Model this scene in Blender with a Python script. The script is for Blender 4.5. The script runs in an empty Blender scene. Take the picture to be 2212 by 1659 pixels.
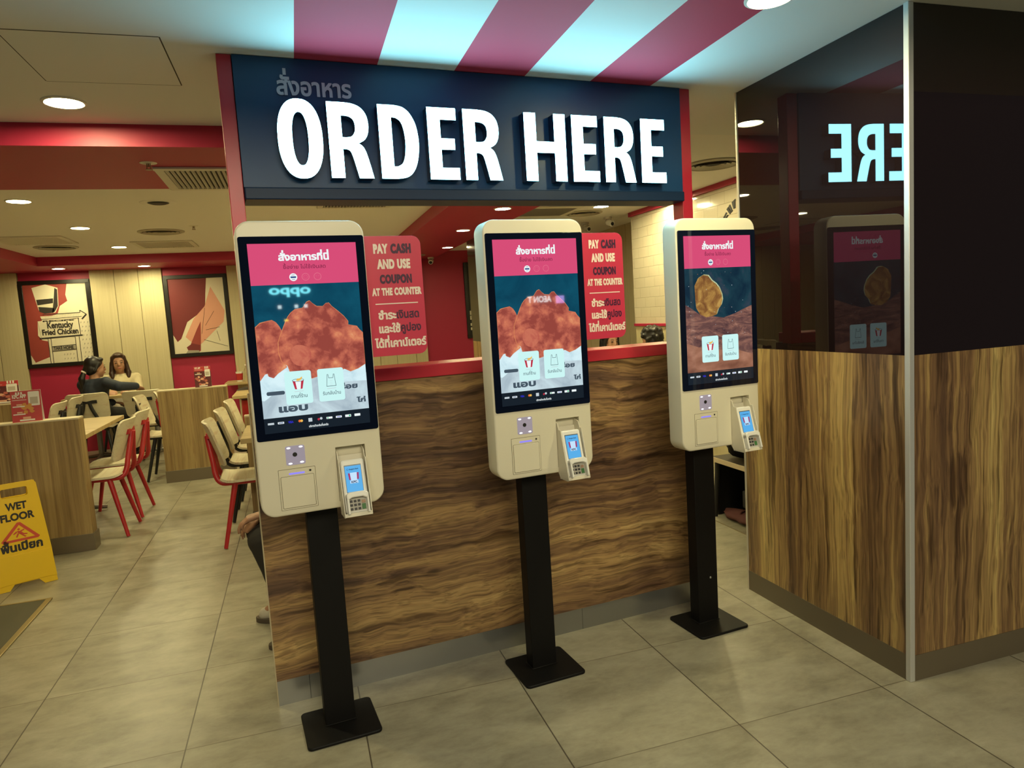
import bpy, bmesh, math, random
import numpy as np
from mathutils import Vector, Matrix
from mathutils.geometry import delaunay_2d_cdt, interpolate_bezier
random.seed(4)
PI = math.pi
scene = bpy.context.scene
COL = scene.collection

# ------------------------------------------------------------------ camera
CAM = Vector((0.18153, -2.67800, 1.42731))
_rx, _ry, _rz = 0.10130, -0.06117, 0.29600
_f = Vector((math.sin(_rz)*math.cos(_rx), math.cos(_rz)*math.cos(_rx), -math.sin(_rx)))
_r = Vector((math.cos(_rz), -math.sin(_rz), 0))
_u = _r.cross(_f)
_r2 = _r*math.cos(_ry)+_u*math.sin(_ry)
_u2 = _u*math.cos(_ry)-_r*math.sin(_ry)
cd = bpy.data.cameras.new('camera')
cam = bpy.data.objects.new('camera', cd)
COL.objects.link(cam)
cd.sensor_width = 36
cd.lens = 1508.853*36/2212
cd.clip_start = 0.02
m3 = Matrix((_r2, _u2, -_f)).transposed()
cam.matrix_world = Matrix.Translation(CAM) @ m3.to_4x4()
scene.camera = cam

# ------------------------------------------------------------------ world, area lights, exposure
w = bpy.data.worlds.new('world'); scene.world = w; w.use_nodes = True
w.node_tree.nodes['Background'].inputs[0].default_value = (0.75, 0.8, 0.9, 1)
w.node_tree.nodes['Background'].inputs[1].default_value = 0.05
def area(name, loc, size, power, color, rot=(0, 0, 0), size_y=None):
    l = bpy.data.lights.new(name, 'AREA'); l.energy = power; l.color = color
    l.shape = 'RECTANGLE'; l.size = size; l.size_y = size_y or size
    o = bpy.data.objects.new(name, l); COL.objects.link(o); o.location = loc; o.rotation_euler = rot
    return o
area('mall_light', (0.3, -5.6, 3.35), 4.2, 180, (1.0, 0.89, 0.60), (math.radians(80), 0, 0), 1.1)
scene.view_settings.view_transform = 'Standard'
scene.view_settings.look = 'None'
scene.view_settings.exposure = 0.0
scene.view_settings.gamma = 1.0
scene.view_settings.use_curve_mapping = False
try:
    scene.cycles.use_denoising = True
    scene.cycles.max_bounces = 8
    scene.cycles.sample_clamp_indirect = 6.0
except Exception:
    pass
LAMP = 310.0                                   # radiance of a downlight disc
LAMP_COL = (1.0, 0.89, 0.46)
SIGN = (5.6, 16.5, 20.5)                         # radiance of the letter faces

# ------------------------------------------------------------------ materials
MATS = {}
def P(name, col, rough=.5, metal=0., spec=.5, emit=None, es=1., ior=1.5, coat=0.):
    if name in MATS: return MATS[name]
    m = bpy.data.materials.new(name); m.use_nodes = True
    b = m.node_tree.nodes['Principled BSDF']
    b.inputs['Base Color'].default_value = (*col, 1)
    b.inputs['Roughness'].default_value = rough
    b.inputs['Metallic'].default_value = metal
    b.inputs['Specular IOR Level'].default_value = spec
    b.inputs['IOR'].default_value = ior
    b.inputs['Coat Weight'].default_value = coat
    if emit:
        b.inputs['Emission Color'].default_value = (*emit, 1)
        b.inputs['Emission Strength'].default_value = es
    MATS[name] = m
    return m
def E(name, col, es=1.):                       # a lit screen colour under glass
    return P(name, (0, 0, 0), .025, 0, .5, col, es)
class NT:
    def __init__(s, m): s.t = m.node_tree; s.b = s.t.nodes['Principled BSDF']
    def n(s, kind, **kw):
        x = s.t.nodes.new(kind)
        for k, v in kw.items(): setattr(x, k, v)
        return x
    def l(s, a, b): s.t.links.new(a, b)
    def math(s, op, a, b=None, c=None):
        x = s.n('ShaderNodeMath', operation=op)
        for i, v in enumerate((a, b, c)):
            if v is None: continue
            if isinstance(v, (int, float)): x.inputs[i].default_value = v
            else: s.l(v, x.inputs[i])
        return x.outputs[0]
    def coord(s, scale=(1, 1, 1), loc=(0, 0, 0), rot=(0, 0, 0), kind='Object'):
        c = s.n('ShaderNodeTexCoord'); mp = s.n('ShaderNodeMapping')
        mp.inputs['Scale'].default_value = scale; mp.inputs['Location'].default_value = loc; mp.inputs['Rotation'].default_value = rot
        s.l(c.outputs[kind], mp.inputs[0]); return mp.outputs[0]
    def noise(s, vec, scale, detail=4, rough=.5, dist=0.):
        x = s.n('ShaderNodeTexNoise'); x.inputs['Scale'].default_value = scale; x.inputs['Detail'].default_value = detail
        x.inputs['Roughness'].default_value = rough; x.inputs['Distortion'].default_value = dist
        s.l(vec, x.inputs['Vector']); return x.outputs['Fac']
    def ramp(s, fac, stops):
        x = s.n('ShaderNodeValToRGB'); e = x.color_ramp.elements
        while len(e) < len(stops): e.new(.5)
        for el, (p, c) in zip(e, stops): el.position = p; el.color = (*c, 1)
        s.l(fac, x.inputs[0]); return x.outputs[0]
    def mix(s, fac, a, b, blend='MIX'):
        x = s.n('ShaderNodeMix', data_type='RGBA', blend_type=blend)
        for i, v in ((0, fac), (6, a), (7, b)):
            if isinstance(v, (int, float)): x.inputs[i].default_value = v
            elif isinstance(v, tuple): x.inputs[i].default_value = (*v, 1)
            else: s.l(v, x.inputs[i])
        return x.outputs[2]
    def bump(s, h, strength=.2, dist=.01):
        x = s.n('ShaderNodeBump'); x.inputs['Strength'].default_value = strength; x.inputs['Distance'].default_value = dist
        s.l(h, x.inputs['Height']); s.l(x.outputs[0], s.b.inputs['Normal'])

def wood(name, grain, stops, band=9., strand=42., fine=.6, rough=.38, seed=0., wave=.05, dark=.35, wf=2.2, along=1.):
    """laminate: colour bands, strands and thin dark pore lines that flow together along a gently warped grain"""
    m = P(name, (.2, .1, .05), rough); t = NT(m)
    def st(a, c): return {'x': (a*along, c, c), 'z': (c, c, a*along)}[grain]
    co = t.coord((1, 1, 1), (seed, seed*1.7, seed*.3))
    mp = t.n('ShaderNodeMapping'); mp.inputs['Scale'].default_value = st(wf, 3.2); t.l(co, mp.inputs[0])
    nx = t.n('ShaderNodeTexNoise'); nx.inputs['Scale'].default_value = 1.; nx.inputs['Detail'].default_value = 3; nx.inputs['Roughness'].default_value = .55; t.l(mp.outputs[0], nx.inputs['Vector'])
    wv = t.n('ShaderNodeVectorMath', operation='MULTIPLY_ADD'); t.l(nx.outputs['Color'], wv.inputs[0]); wv.inputs[1].default_value = {'x': (0, wave*2, wave*2), 'z': (wave*2, wave*2, 0)}[grain]; t.l(co, wv.inputs[2])
    def ns(a, c, det, r, off):
        q = t.n('ShaderNodeMapping'); q.inputs['Scale'].default_value = st(a, c); q.inputs['Location'].default_value = (off, off, off); t.l(wv.outputs[0], q.inputs[0])
        return t.noise(q.outputs[0], 1., det, r, 0.)
    b_ = ns(.28, band, 3, .5, 0); s_ = ns(1.1, strand, 4, .6, 7)
    f = t.math('MULTIPLY_ADD', s_, .42, t.math('MULTIPLY', b_, .58))
    c = t.ramp(f, stops)
    v = ns(1.6, strand*.75, 3, .5, 21)
    c2 = t.mix(.95, c, t.ramp(v, [(.33, (dark, dark*.88, dark*.82)), (.43, (1, 1, 1))]), 'MULTIPLY')
    p = ns(2.2, 170, 2, .5, 33)
    c3 = t.mix(1., c2, t.ramp(p, [(.35, (fine, fine, fine)), (.55, (1, 1, 1))]), 'MULTIPLY')
    t.l(c3, t.b.inputs['Base Color'])
    t.bump(p, .04, .002)
    return m

WALNUT = wood('walnut_laminate', 'x', [(.36, (.075, .040, .027)), (.44, (.15, .080, .044)), (.50, (.25, .142, .066)), (.57, (.40, .245, .10)), (.66, (.58, .39, .16))], band=6.5, strand=38., seed=2.3, wave=.055)
PILLARWOOD = wood('teak_laminate', 'z', [(.36, (.125, .068, .036)), (.44, (.23, .128, .058)), (.50, (.36, .22, .088)), (.57, (.54, .36, .13)), (.66, (.70, .52, .19))], band=6., strand=44., seed=5.1, wave=.04, along=.8)
OAK = wood('oak_laminate', 'z', [(.34, (.20, .125, .045)), (.45, (.29, .19, .072)), (.55, (.38, .265, .105)), (.68, (.46, .33, .14))], band=14., strand=60., fine=.85, dark=.7, seed=1.3, rough=.5, wave=.012)
OAKTOP = wood('oak_table_laminate', 'x', [(.34, (.38, .27, .115)), (.5, (.46, .34, .155)), (.66, (.53, .40, .20))], band=12., fine=.9, dark=.85, seed=3.3, rough=.45, wave=.02)
PLY = wood('pale_plywood', 'x', [(.3, (.60, .53, .36)), (.5, (.65, .58, .40)), (.7, (.69, .62, .43))], band=14., fine=.95, dark=.9, seed=7.7, rough=.42, wave=.02)

def mat_floor():
    m = P('floor_tiles', (.3, .28, .22), .34); t = NT(m)
    c = t.n('ShaderNodeTexCoord'); s = t.n('ShaderNodeSeparateXYZ'); t.l(c.outputs['Object'], s.inputs[0])
    px = t.math('PINGPONG', t.math('SUBTRACT', s.outputs[0], -0.903-6.0), .3)
    py = t.math('PINGPONG', t.math('SUBTRACT', s.outputs[1], -0.1524-12.0), .3)
    gx = t.math('LESS_THAN', px, .0024); gy = t.math('LESS_THAN', py, .0019)
    ix = t.math('FLOOR', t.math('DIVIDE', t.math('SUBTRACT', s.outputs[0], -0.903), .6))
    iy = t.math('FLOOR', t.math('DIVIDE', t.math('SUBTRACT', s.outputs[1], -0.1524), .6))
    cmb = t.n('ShaderNodeCombineXYZ'); t.l(ix, cmb.inputs[0]); t.l(iy, cmb.inputs[1])
    wn = t.n('ShaderNodeTexWhiteNoise', noise_dimensions='3D'); t.l(cmb.outputs[0], wn.inputs['Vector'])
    off = t.n('ShaderNodeVectorMath', operation='MULTIPLY_ADD')
    t.l(wn.outputs['Color'], off.inputs[0]); off.inputs[1].default_value = (9, 9, 9); t.l(c.outputs['Object'], off.inputs[2])
    mpn = t.n('ShaderNodeMapping'); mpn.inputs['Scale'].default_value = (1.0, 1.9, 1); t.l(off.outputs[0], mpn.inputs[0])
    n1 = t.noise(mpn.outputs[0], 5.0, 6, .62, .3)
    n2 = t.noise(mpn.outputs[0], 26.0, 5, .7, .2)
    f = t.math('MULTIPLY_ADD', n1, .72, t.math('MULTIPLY', n2, .28))
    base = t.ramp(f, [(.34, (.245, .222, .160)), (.5, (.340, .312, .226)), (.66, (.420, .392, .292))])
    tint = t.math('MULTIPLY_ADD', wn.outputs['Value'], .10, .95)
    cmb2 = t.n('ShaderNodeCombineXYZ')
    for i in range(3): t.l(tint, cmb2.inputs[i])
    base = t.mix(1.0, base, cmb2.outputs[0], 'MULTIPLY')
    base = t.mix(t.math('MULTIPLY', gy, .75), base, (.09, .07, .04))
    base = t.mix(t.math('MULTIPLY', gx, .9), base, (.06, .045, .03))
    t.l(base, t.b.inputs['Base Color'])
    t.l(t.math('MULTIPLY_ADD', n2, .18, .26), t.b.inputs['Roughness'])
    t.bump(n2, .04, .003)
    return m
FLOOR = mat_floor()

def mat_ceiling():
    m = P('striped_ceiling_paint', (.8, .8, .78), .8); t = NT(m)
    c = t.n('ShaderNodeTexCoord'); s = t.n('ShaderNodeSeparateXYZ'); t.l(c.outputs['Object'], s.inputs[0])
    x = s.outputs[0]; y = s.outputs[1]
    ph = t.math('FRACT', t.math('DIVIDE', t.math('SUBTRACT', x, .265-5.95), .595))
    st = t.math('LESS_THAN', ph, .4975)
    st = t.math('MULTIPLY', st, t.math('GREATER_THAN', x, .26))
    st = t.math('MULTIPLY', st, t.math('LESS_THAN', x, 1.758))
    st = t.math('MULTIPLY', st, t.math('LESS_THAN', y, .16))
    t.l(t.mix(st, (.78, .78, .74), (.52, .035, .075)), t.b.inputs['Base Color'])
    return m
CEIL = mat_ceiling()
WHITE_CEIL = P('ceiling_paint', (.84, .81, .76), .85)
RED = P('red_paint', (.42, .018, .062), .5)
REDGLOSS = P('red_gloss_paint', (.50, .022, .045), .3)
REDMETAL = P('red_powder_coat', (.44, .020, .024), .38)
BLACKMETAL = P('black_powder_coat', (.012, .012, .012), .45)
CREAMPANEL = P('cream_wall_laminate', (.66, .54, .30), .6)
def mat_cream():
    m = CREAMPANEL; t = NT(m)
    f = t.noise(t.coord((40, 40, .6)), 1.4, 4, .6, .2)
    t.l(t.ramp(f, [(.35, (.53, .46, .27)), (.65, (.58, .51, .31))]), t.b.inputs['Base Color'])
mat_cream()
CREAM = P('cream_enamel', (.76, .71, .56), .38)
CREAMDK = P('cream_plastic', (.74, .69, .56), .45)
GLASSBLK = P('black_back_painted_glass', (.013, .007, .007), .015, 0, .5, ior=1.62)
SCRGLASS = P('black_screen_glass', (.004, .007, .020), .03, 0, .5, ior=1.5)
BLACK = P('black_matt', (.012, .011, .011), .55)
BLACKTEX = P('black_textured_metal', (.0042, .0036, .0036), .55, 0, .25)
ALU = P('brushed_aluminium', (.62, .62, .60), .32, .9)
STEEL = P('satin_steel_skirting', (.34, .34, .32), .28, .75)
BROWNSKIRT = P('brown_grey_skirting', (.16, .13, .085), .45, .2)
NAVY = P('dark_blue_sign_face', (.010, .052, .140), .38, 0, .35)
LETTERSIDE = P('dark_blue_letter_return', (.008, .022, .055), .15)
LETTER = P('lit_letter_acrylic', (.8, .8, .8), .4, 0, .3, SIGN, 1.)
THAILET = P('grey_flat_letter', (.48, .54, .66), .5)
LAMPMAT = P('lit_downlight_lens', (.9, .9, .9), .5, 0, .3, tuple(LAMP*c for c in LAMP_COL), 1.)
LAMPRING = P('white_trim_ring', (.75, .72, .62), .5)
VENTGREY = P('vent_grey', (.42, .38, .30), .5)
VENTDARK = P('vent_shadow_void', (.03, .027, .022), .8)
VENTSLAT = P('vent_slat', (.74, .70, .60), .5)
SKIN = P('skin', (.42, .22, .13), .5)
HAIRB = P('black_hair', (.012, .009, .008), .4)
HAIRBR = P('dark_brown_hair', (.040, .016, .009), .4)
WHITE = P('white_print', (.80, .76, .68), .6)
YELLOW = P('yellow_plastic', (.78, .50, .012), .32)
INK = P('black_print', (.015, .012, .010), .6)
REDPRINT = P('red_print', (.50, .03, .03), .5)

# ------------------------------------------------------------------ helpers
def tag(o, label=None, cat=None, group=None, kind=None):
    if label: o['label'] = label
    if cat: o['category'] = cat
    if group: o['group'] = group
    if kind: o['kind'] = kind
    return o
def thing(name, label, cat, loc=(0, 0, 0), rotz=0., group=None, kind=None, parent=None):
    o = bpy.data.objects.new(name, None); COL.objects.link(o)
    o.empty_display_size = .1
    o.location = loc; o.rotation_euler = (0, 0, rotz)
    return tag(o, label, cat, group, kind)
def copy_tree(o, parent=None):
    c = o.copy(); COL.objects.link(c); c.parent = parent
    for ch in list(o.children): copy_tree(ch, c)
    return c

def rr(x0, y0, x1, y1, r, n=6):
    rs = r if isinstance(r, tuple) else (r,)*4          # BL, BR, TR, TL
    out = []
    for (cx, cy, a0, q) in ((x0+rs[0], y0+rs[0], 180, rs[0]), (x1-rs[1], y0+rs[1], 270, rs[1]), (x1-rs[2], y1-rs[2], 0, rs[2]), (x0+rs[3], y1-rs[3], 90, rs[3])):
        if q < 1e-6: out.append((cx, cy)); continue
        for i in range(n+1):
            a = math.radians(a0+90*i/n); out.append((cx+q*math.cos(a), cy+q*math.sin(a)))
    return out
def circ(cx, cy, r, n=20, ry=None):
    return [(cx+r*math.cos(2*PI*i/n), cy+(ry or r)*math.sin(2*PI*i/n)) for i in range(n)]
def cr(pts, k=5, closed=False):
    out = []; n = len(pts)
    rng = range(n if closed else n-1)
    for i in rng:
        if closed: p0, p1, p2, p3 = pts[i-1], pts[i], pts[(i+1) % n], pts[(i+2) % n]
        else: p0, p1, p2, p3 = pts[max(i-1, 0)], pts[i], pts[i+1], pts[min(i+2, n-1)]
        for j in range(k):
            t = j/k
            out.append(tuple(.5*((2*b)+(-a+c)*t+(2*a-5*b+4*c-d)*t*t+(-a+3*b-3*c+d)*t**3) for a, b, c, d in zip(p0, p1, p2, p3)))
    if not closed: out.append(tuple(pts[-1]))
    return out
def cr3(pts, k=5): return [Vector(p) for p in cr([tuple(p) for p in pts], k)]

def fill(loops, sg=None):
    """triangulate 2-D loops by non-zero winding"""
    V = []; Ed = []
    for c in loops:
        b = len(V); V += [Vector((p[0], p[1])) for p in c]; Ed += [(b+i, b+(i+1) % len(c)) for i in range(len(c))]
    vs, es, fs, _, _, _ = delaunay_2d_cdt(V, Ed, [], 0, 1e-6)
    pts = np.array([(v.x, v.y) for v in vs]); F = np.array([f for f in fs]); cen = pts[F].mean(1); wd = np.zeros(len(F))
    x = cen[:, 0][:, None]; y = cen[:, 1][:, None]
    for c in loops:
        a = np.array(c, float); b = np.roll(a, -1, 0)
        k = (b[None, :, 0]-a[None, :, 0])*(y-a[None, :, 1])-(x-a[None, :, 0])*(b[None, :, 1]-a[None, :, 1])
        wd += np.sum((a[None, :, 1] <= y) & (b[None, :, 1] > y) & (k > 0), 1)
        wd -= np.sum((a[None, :, 1] > y) & (b[None, :, 1] <= y) & (k < 0), 1)
    F = F[(np.sign(wd)*sg > 0) if sg else (wd != 0)]
    used = np.unique(F); mp = {q: i for i, q in enumerate(used)}
    return pts[used], [[mp[i] for i in f] for f in F]
def area2(c):
    c = np.array(c); x, y = c[:, 0], c[:, 1]
    return .5*np.sum(x*np.roll(y, -1)-y*np.roll(x, -1))

_tc = {}; _cc = {}
def contours(s, sp=1.0):
    if (s, sp) in _cc: return [c.copy() for c in _cc[(s, sp)]]
    c = bpy.data.curves.new('t', 'FONT'); c.body = s; c.size = 1; c.space_character = sp
    o = bpy.data.objects.new('t', c); COL.objects.link(o)
    dg = bpy.context.evaluated_depsgraph_get()
    cu = o.evaluated_get(dg).to_curve(dg); out = []
    for spn in cu.splines:
        bp = spn.bezier_points; n = len(bp); pts = []
        if spn.type == 'BEZIER':
            for i in range(n):
                a = bp[i]; b = bp[(i+1) % n]
                p0, p1, p2, p3 = a.co, a.handle_right, b.handle_left, b.co
                d = p3-p0; L = d.length or 1e-9
                dev = max(abs((p1-p0).cross(d).z), abs((p2-p0).cross(d).z))/L
                if dev < 1e-3: pts.append((p0.x, p0.y))
                else: pts += [(q.x, q.y) for q in interpolate_bezier(p0, p1, p2, p3, 5)[:-1]]
        else: pts = [(p.co.x, p.co.y) for p in spn.points]
        q = []
        for p in pts:
            if not q or math.hypot(p[0]-q[-1][0], p[1]-q[-1][1]) > 1e-4: q.append(p)
        if len(q) > 2: out.append(np.array(q))
    bpy.data.objects.remove(o); bpy.data.curves.remove(c)
    _cc[(s, sp)] = out
    return [k.copy() for k in out]
def xmax(s, sp=1.0): return max(c[:, 0].max() for c in contours(s, sp))
def advance(s, sp=1.0): return xmax(s+'|', sp)-xmax('|', sp) if s else 0.
UP = '\u0e31\u0e34\u0e35\u0e36\u0e37\u0e4d'; TONE = '\u0e48\u0e49\u0e4a\u0e4b\u0e4c'
def text(s, bold=0., xs=1., sp=1.):
    """2-D triangles of a line of text, 1 em high, Thai tone marks stacked above upper vowels"""
    key = (s, bold, xs, sp)
    if key in _tc: return _tc[key]
    base = ''; extra = []
    for i, ch in enumerate(s):
        if ch in TONE and i and s[i-1] in UP: extra.append((ch, base))
        else: base += ch
    cs = contours(base, sp)
    for ch, pre in extra:
        x = advance(pre, sp); a = advance('ก'); k = len(contours('ก'))
        for c in contours('ก'+ch)[k:]: cs.append(c+np.array([x-a, .2]))
    sg = np.sign(area2(max(cs, key=lambda c: abs(area2(c)))))
    loops = []
    for c in cs:
        c = c*np.array([xs, 1])
        if bold:
            d = np.roll(c, -1, 0)-c; d /= np.maximum(np.linalg.norm(d, axis=1, keepdims=True), 1e-9)
            n = np.stack([d[:, 1], -d[:, 0]], 1)*sg; m = n+np.roll(n, 1, 0); m /= np.maximum(np.linalg.norm(m, axis=1, keepdims=True), 1e-6)
            c = c+m/np.maximum(np.sum(m*n, axis=1, keepdims=True), .6)*bold
        loops.append(c)
    pts, F = fill(loops, sg)
    _tc[key] = (pts, F)
    return pts, F

class MB:
    def __init__(s): s.v = []; s.f = []; s.m = []
    def add(s, vs, fs, mi=0):
        b = len(s.v); s.v += [tuple(p) for p in vs]; s.f += [[i+b for i in f] for f in fs]; s.m += [mi]*len(fs); return s
    def bb(s, x0, y0, z0, x1, y1, z1, mi=0, M=None):
        vs = [Vector((x, y, z)) for z in (z0, z1) for y in (y0, y1) for x in (x0, x1)]
        if M: vs = [M @ p for p in vs]
        return s.add(vs, [(0, 2, 3, 1), (4, 5, 7, 6), (0, 1, 5, 4), (2, 6, 7, 3), (0, 4, 6, 2), (1, 3, 7, 5)], mi)
    def prism(s, pts, d0, d1, plane='xz', mi=0, M=None):
        def mp(p, d):
            q = {'xz': (p[0], d, p[1]), 'xy': (p[0], p[1], d), 'yz': (d, p[0], p[1])}[plane]
            return (M @ Vector(q)) if M else q
        n = len(pts)
        vs = [mp(p, d0) for p in pts]+[mp(p, d1) for p in pts]
        fs = [list(range(n)), list(range(2*n-1, n-1, -1))]+[[i, (i+1) % n, n+(i+1) % n, n+i] for i in range(n)]
        return s.add(vs, fs, mi)
    def flat(s, pts, d, plane='xz', mi=0, M=None):
        def mp(p):
            q = {'xz': (p[0], d, p[1]), 'xy': (p[0], p[1], d), 'yz': (d, p[0], p[1])}[plane]
            return (M @ Vector(q)) if M else q
        P2, F = fill([pts])
        return s.add([mp(p) for p in P2], F, mi)
    def holes(s, loops, d, mi=0, M=None):
        P2, F = fill(loops, 1)
        return s.add([(M @ Vector((p[0], d, p[1]))) if M else (p[0], d, p[1]) for p in P2], F, mi)
    def ring(s, outer, inner, d, mi=0, M=None):
        if area2(outer) < 0: outer = outer[::-1]
        if area2(inner) > 0: inner = inner[::-1]
        return s.holes([outer, inner], d, mi, M)
    def text(s, t, x, z, h, d, width=None, bold=0., xs=1., sp=1., align='l', mi=0, M=None, mirror=False):
        """cap/letter size h = em; width squeezes or stretches the line to fit"""
        P2, F = text(t, bold, xs, sp)
        lo = P2[:, 0].min(); hi = P2[:, 0].max(); k = h
        kx = (width/(hi-lo)) if width else k
        x0 = {'l': x, 'c': x-kx*(hi-lo)/2, 'r': x-kx*(hi-lo)}[align]
        vs = []
        for p in P2:
            px = x0+(p[0]-lo)*kx
            q = Vector((px, d, z+p[1]*k)); vs.append(M @ q if M else q)
        return s.add(vs, F, mi)
    def tube(s, path, r, seg=10, mi=0, caps=True, flat=1.):
        path = [Vector(p) for p in path]; n = len(path); rs = r if isinstance(r, (list, tuple)) else [r]*n
        vs = []; fs = []; ref = None
        for i, p in enumerate(path):
            t = (path[min(i+1, n-1)]-path[max(i-1, 0)]).normalized()
            if ref is None:
                a = Vector((0, 0, 1)) if abs(t.z) < .9 else Vector((1, 0, 0)); ref = (a-t*a.dot(t)).normalized()
            else: ref = (ref-t*ref.dot(t)).normalized()
            b = t.cross(ref)
            for j in range(seg):
                a = 2*PI*j/seg; vs.append(p+(ref*math.cos(a)*flat+b*math.sin(a))*rs[i])
        for i in range(n-1):
            for j in range(seg):
                fs.append((i*seg+j, i*seg+(j+1) % seg, (i+1)*seg+(j+1) % seg, (i+1)*seg+j))
        if caps: fs += [tuple(range(seg-1, -1, -1)), tuple(range((n-1)*seg, n*seg))]
        return s.add(vs, fs, mi)
    def lathe(s, prof, c=(0, 0, 0), seg=32, mi=0, M=None):
        vs = []; fs = []; n = len(prof)
        for i in range(seg):
            a = 2*PI*i/seg
            for (r, z) in prof:
                q = Vector((c[0]+r*math.cos(a), c[1]+r*math.sin(a), c[2]+z)); vs.append(M @ q if M else q)
        for i in range(seg):
            for j in range(n-1):
                a, b = i*n+j, ((i+1) % seg)*n+j
                fs.append((a, b, b+1, a+1))
        return s.add(vs, fs, mi)
    def ball(s, c, r, nu=16, nv=10, mi=0, M=None):
        R3 = r if isinstance(r, (tuple, list)) else (r, r, r)
        vs = []; fs = []
        for j in range(nv+1):
            ph = PI*j/nv
            for i in range(nu):
                a = 2*PI*i/nu; q = Vector((R3[0]*math.sin(ph)*math.cos(a), R3[1]*math.sin(ph)*math.sin(a), R3[2]*math.cos(ph)))
                if M: q = M @ q
                vs.append(q+Vector(c))
        for j in range(nv):
            for i in range(nu): fs.append((j*nu+i, (j+1)*nu+i, (j+1)*nu+(i+1) % nu, j*nu+(i+1) % nu))
        return s.add(vs, fs, mi)
    def caps(s, a, b, ra, rb, seg=12, mi=0):
        a = Vector(a); b = Vector(b); d = b-a; L = d.length
        if L < 1e-6: return s.ball(a, ra)
        t = d/L; path = []; rad = []
        for k in range(5): q = -math.cos(PI/2*k/4); path.append(a+t*ra*q); rad.append(max(ra*math.sin(PI/2*k/4), 1e-4))
        for k in range(1, 6): q = k/6; path.append(a+d*q); rad.append(ra+(rb-ra)*q)
        for k in range(5): q = math.sin(PI/2*k/4); path.append(b+t*rb*q); rad.append(max(rb*math.cos(PI/2*k/4), 1e-4))
        return s.tube(path, rad, seg, mi)
    def mesh(s, name='mesh'):
        me = bpy.data.meshes.new(name); me.from_pydata(s.v, [], s.f)
        for p, i in zip(me.polygons, s.m): p.material_index = i
        return me
    def build(s, name, mats, parent=None, smooth=False, bevel=0., seg=2, loc=None, weld=True, norm=True, kind=None):
        me = s.mesh(name)
        bm = bmesh.new(); bm.from_mesh(me)
        if weld: bmesh.ops.remove_doubles(bm, verts=bm.verts, dist=1e-6)
        if norm: bmesh.ops.recalc_face_normals(bm, faces=bm.faces)
        bm.to_mesh(me); bm.free()
        for m in (mats if isinstance(mats, (list, tuple)) else [mats]): me.materials.append(m)
        if smooth:
            for p in me.polygons: p.use_smooth = True
        o = bpy.data.objects.new(name, me); COL.objects.link(o); o.parent = parent
        if loc: o.location = loc
        if smooth == 'auto':
            try: me.set_sharp_from_angle(angle=math.radians(38))
            except Exception: pass
        if bevel:
            b = o.modifiers.new('bevel', 'BEVEL'); b.width = bevel; b.segments = seg; b.limit_method = 'ANGLE'; b.angle_limit = math.radians(40)
            for p in me.polygons: p.use_smooth = True
            try: me.set_sharp_from_angle(angle=math.radians(38))
            except Exception: pass
        if kind: o['kind'] = kind
        return o
def bake(o):
    dg = bpy.context.evaluated_depsgraph_get()
    me = bpy.data.meshes.new_from_object(o.evaluated_get(dg))
    o.modifiers.clear(); o.data = me; return o
def struct(name, mb, mats, **kw): return mb.build(name, mats, kind='structure', **kw)
def sheet(fn, nu, nv, th, outline=None):
    """curved panel: fn(u,v)->Vector, u,v in [-1,1]; thickness along the panel normal"""
    vs = []; fs = []
    us = [math.sin(PI/2*(-1+2*i/nu)) for i in range(nu+1)]; ws = [math.sin(PI/2*(-1+2*j/nv)) for j in range(nv+1)]
    G = [[Vector(fn(a, b)) for a in us] for b in ws]
    N = []
    for j in range(nv+1):
        row = []
        for i in range(nu+1):
            du = G[j][min(i+1, nu)]-G[j][max(i-1, 0)]; dv = G[min(j+1, nv)][i]-G[max(j-1, 0)][i]
            row.append(du.cross(dv).normalized())
        N.append(row)
    n = (nu+1)*(nv+1)
    for s_ in (1, -1):
        for j in range(nv+1):
            for i in range(nu+1): vs.append(G[j][i]+N[j][i]*th/2*s_)
    W = nu+1
    for j in range(nv):
        for i in range(nu):
            a = j*W+i; fs.append((a, a+1, a+1+W, a+W)); fs.append((n+a, n+a+W, n+a+1+W, n+a+1))
    edge = [i for i in range(W)]+[j*W+nu for j in range(1, nv+1)]+[nv*W+i for i in range(nu-1, -1, -1)]+[j*W for j in range(nv-1, 0, -1)]
    for k in range(len(edge)):
        a, b = edge[k], edge[(k+1) % len(edge)]; fs.append((a, n+a, n+b, b))
    return MB().add(vs, fs)

YAW = 0.0895
TU = Vector((math.cos(YAW), math.sin(YAW), 0)); TV = Vector((-math.sin(YAW), math.cos(YAW), 0))
def uv(u, v, z=0.): return TU*u+TV*v+Vector((0, 0, z))

# ================================================================== the setting
struct('floor', MB().bb(-6, -7.4, -.06, 5.2, 7.5, 0), FLOOR)
CZ = 2.372; SZ = 2.274
struct('ceiling', MB().bb(-6, -1.6, CZ, 5.2, .905, CZ+.1), CEIL)
struct('ceiling_coffer', MB().bb(-2.52, 1.92, CZ+.004, 1.40, 6.52, CZ+.1), WHITE_CEIL)
struct('ceiling_right', MB().bb(2.17, .905, CZ+.001, 5.2, 7.5, CZ+.1), WHITE_CEIL)
sf = MB()
sf.bb(-6, .905, SZ, 2.17, 1.92, CZ+.1); sf.bb(1.40, 1.92, SZ, 2.17, 7.5, CZ+.1); sf.bb(-6, 6.52, SZ, 1.40, 7.5, CZ+.1); sf.bb(-6, 1.92, SZ, -2.52, 6.52, CZ+.1)
struct('ceiling_soffit', sf, RED)
struct('wall_back', MB().bb(-6, 7.34, 0, 5.2, 7.5, 2.46), RED)
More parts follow.
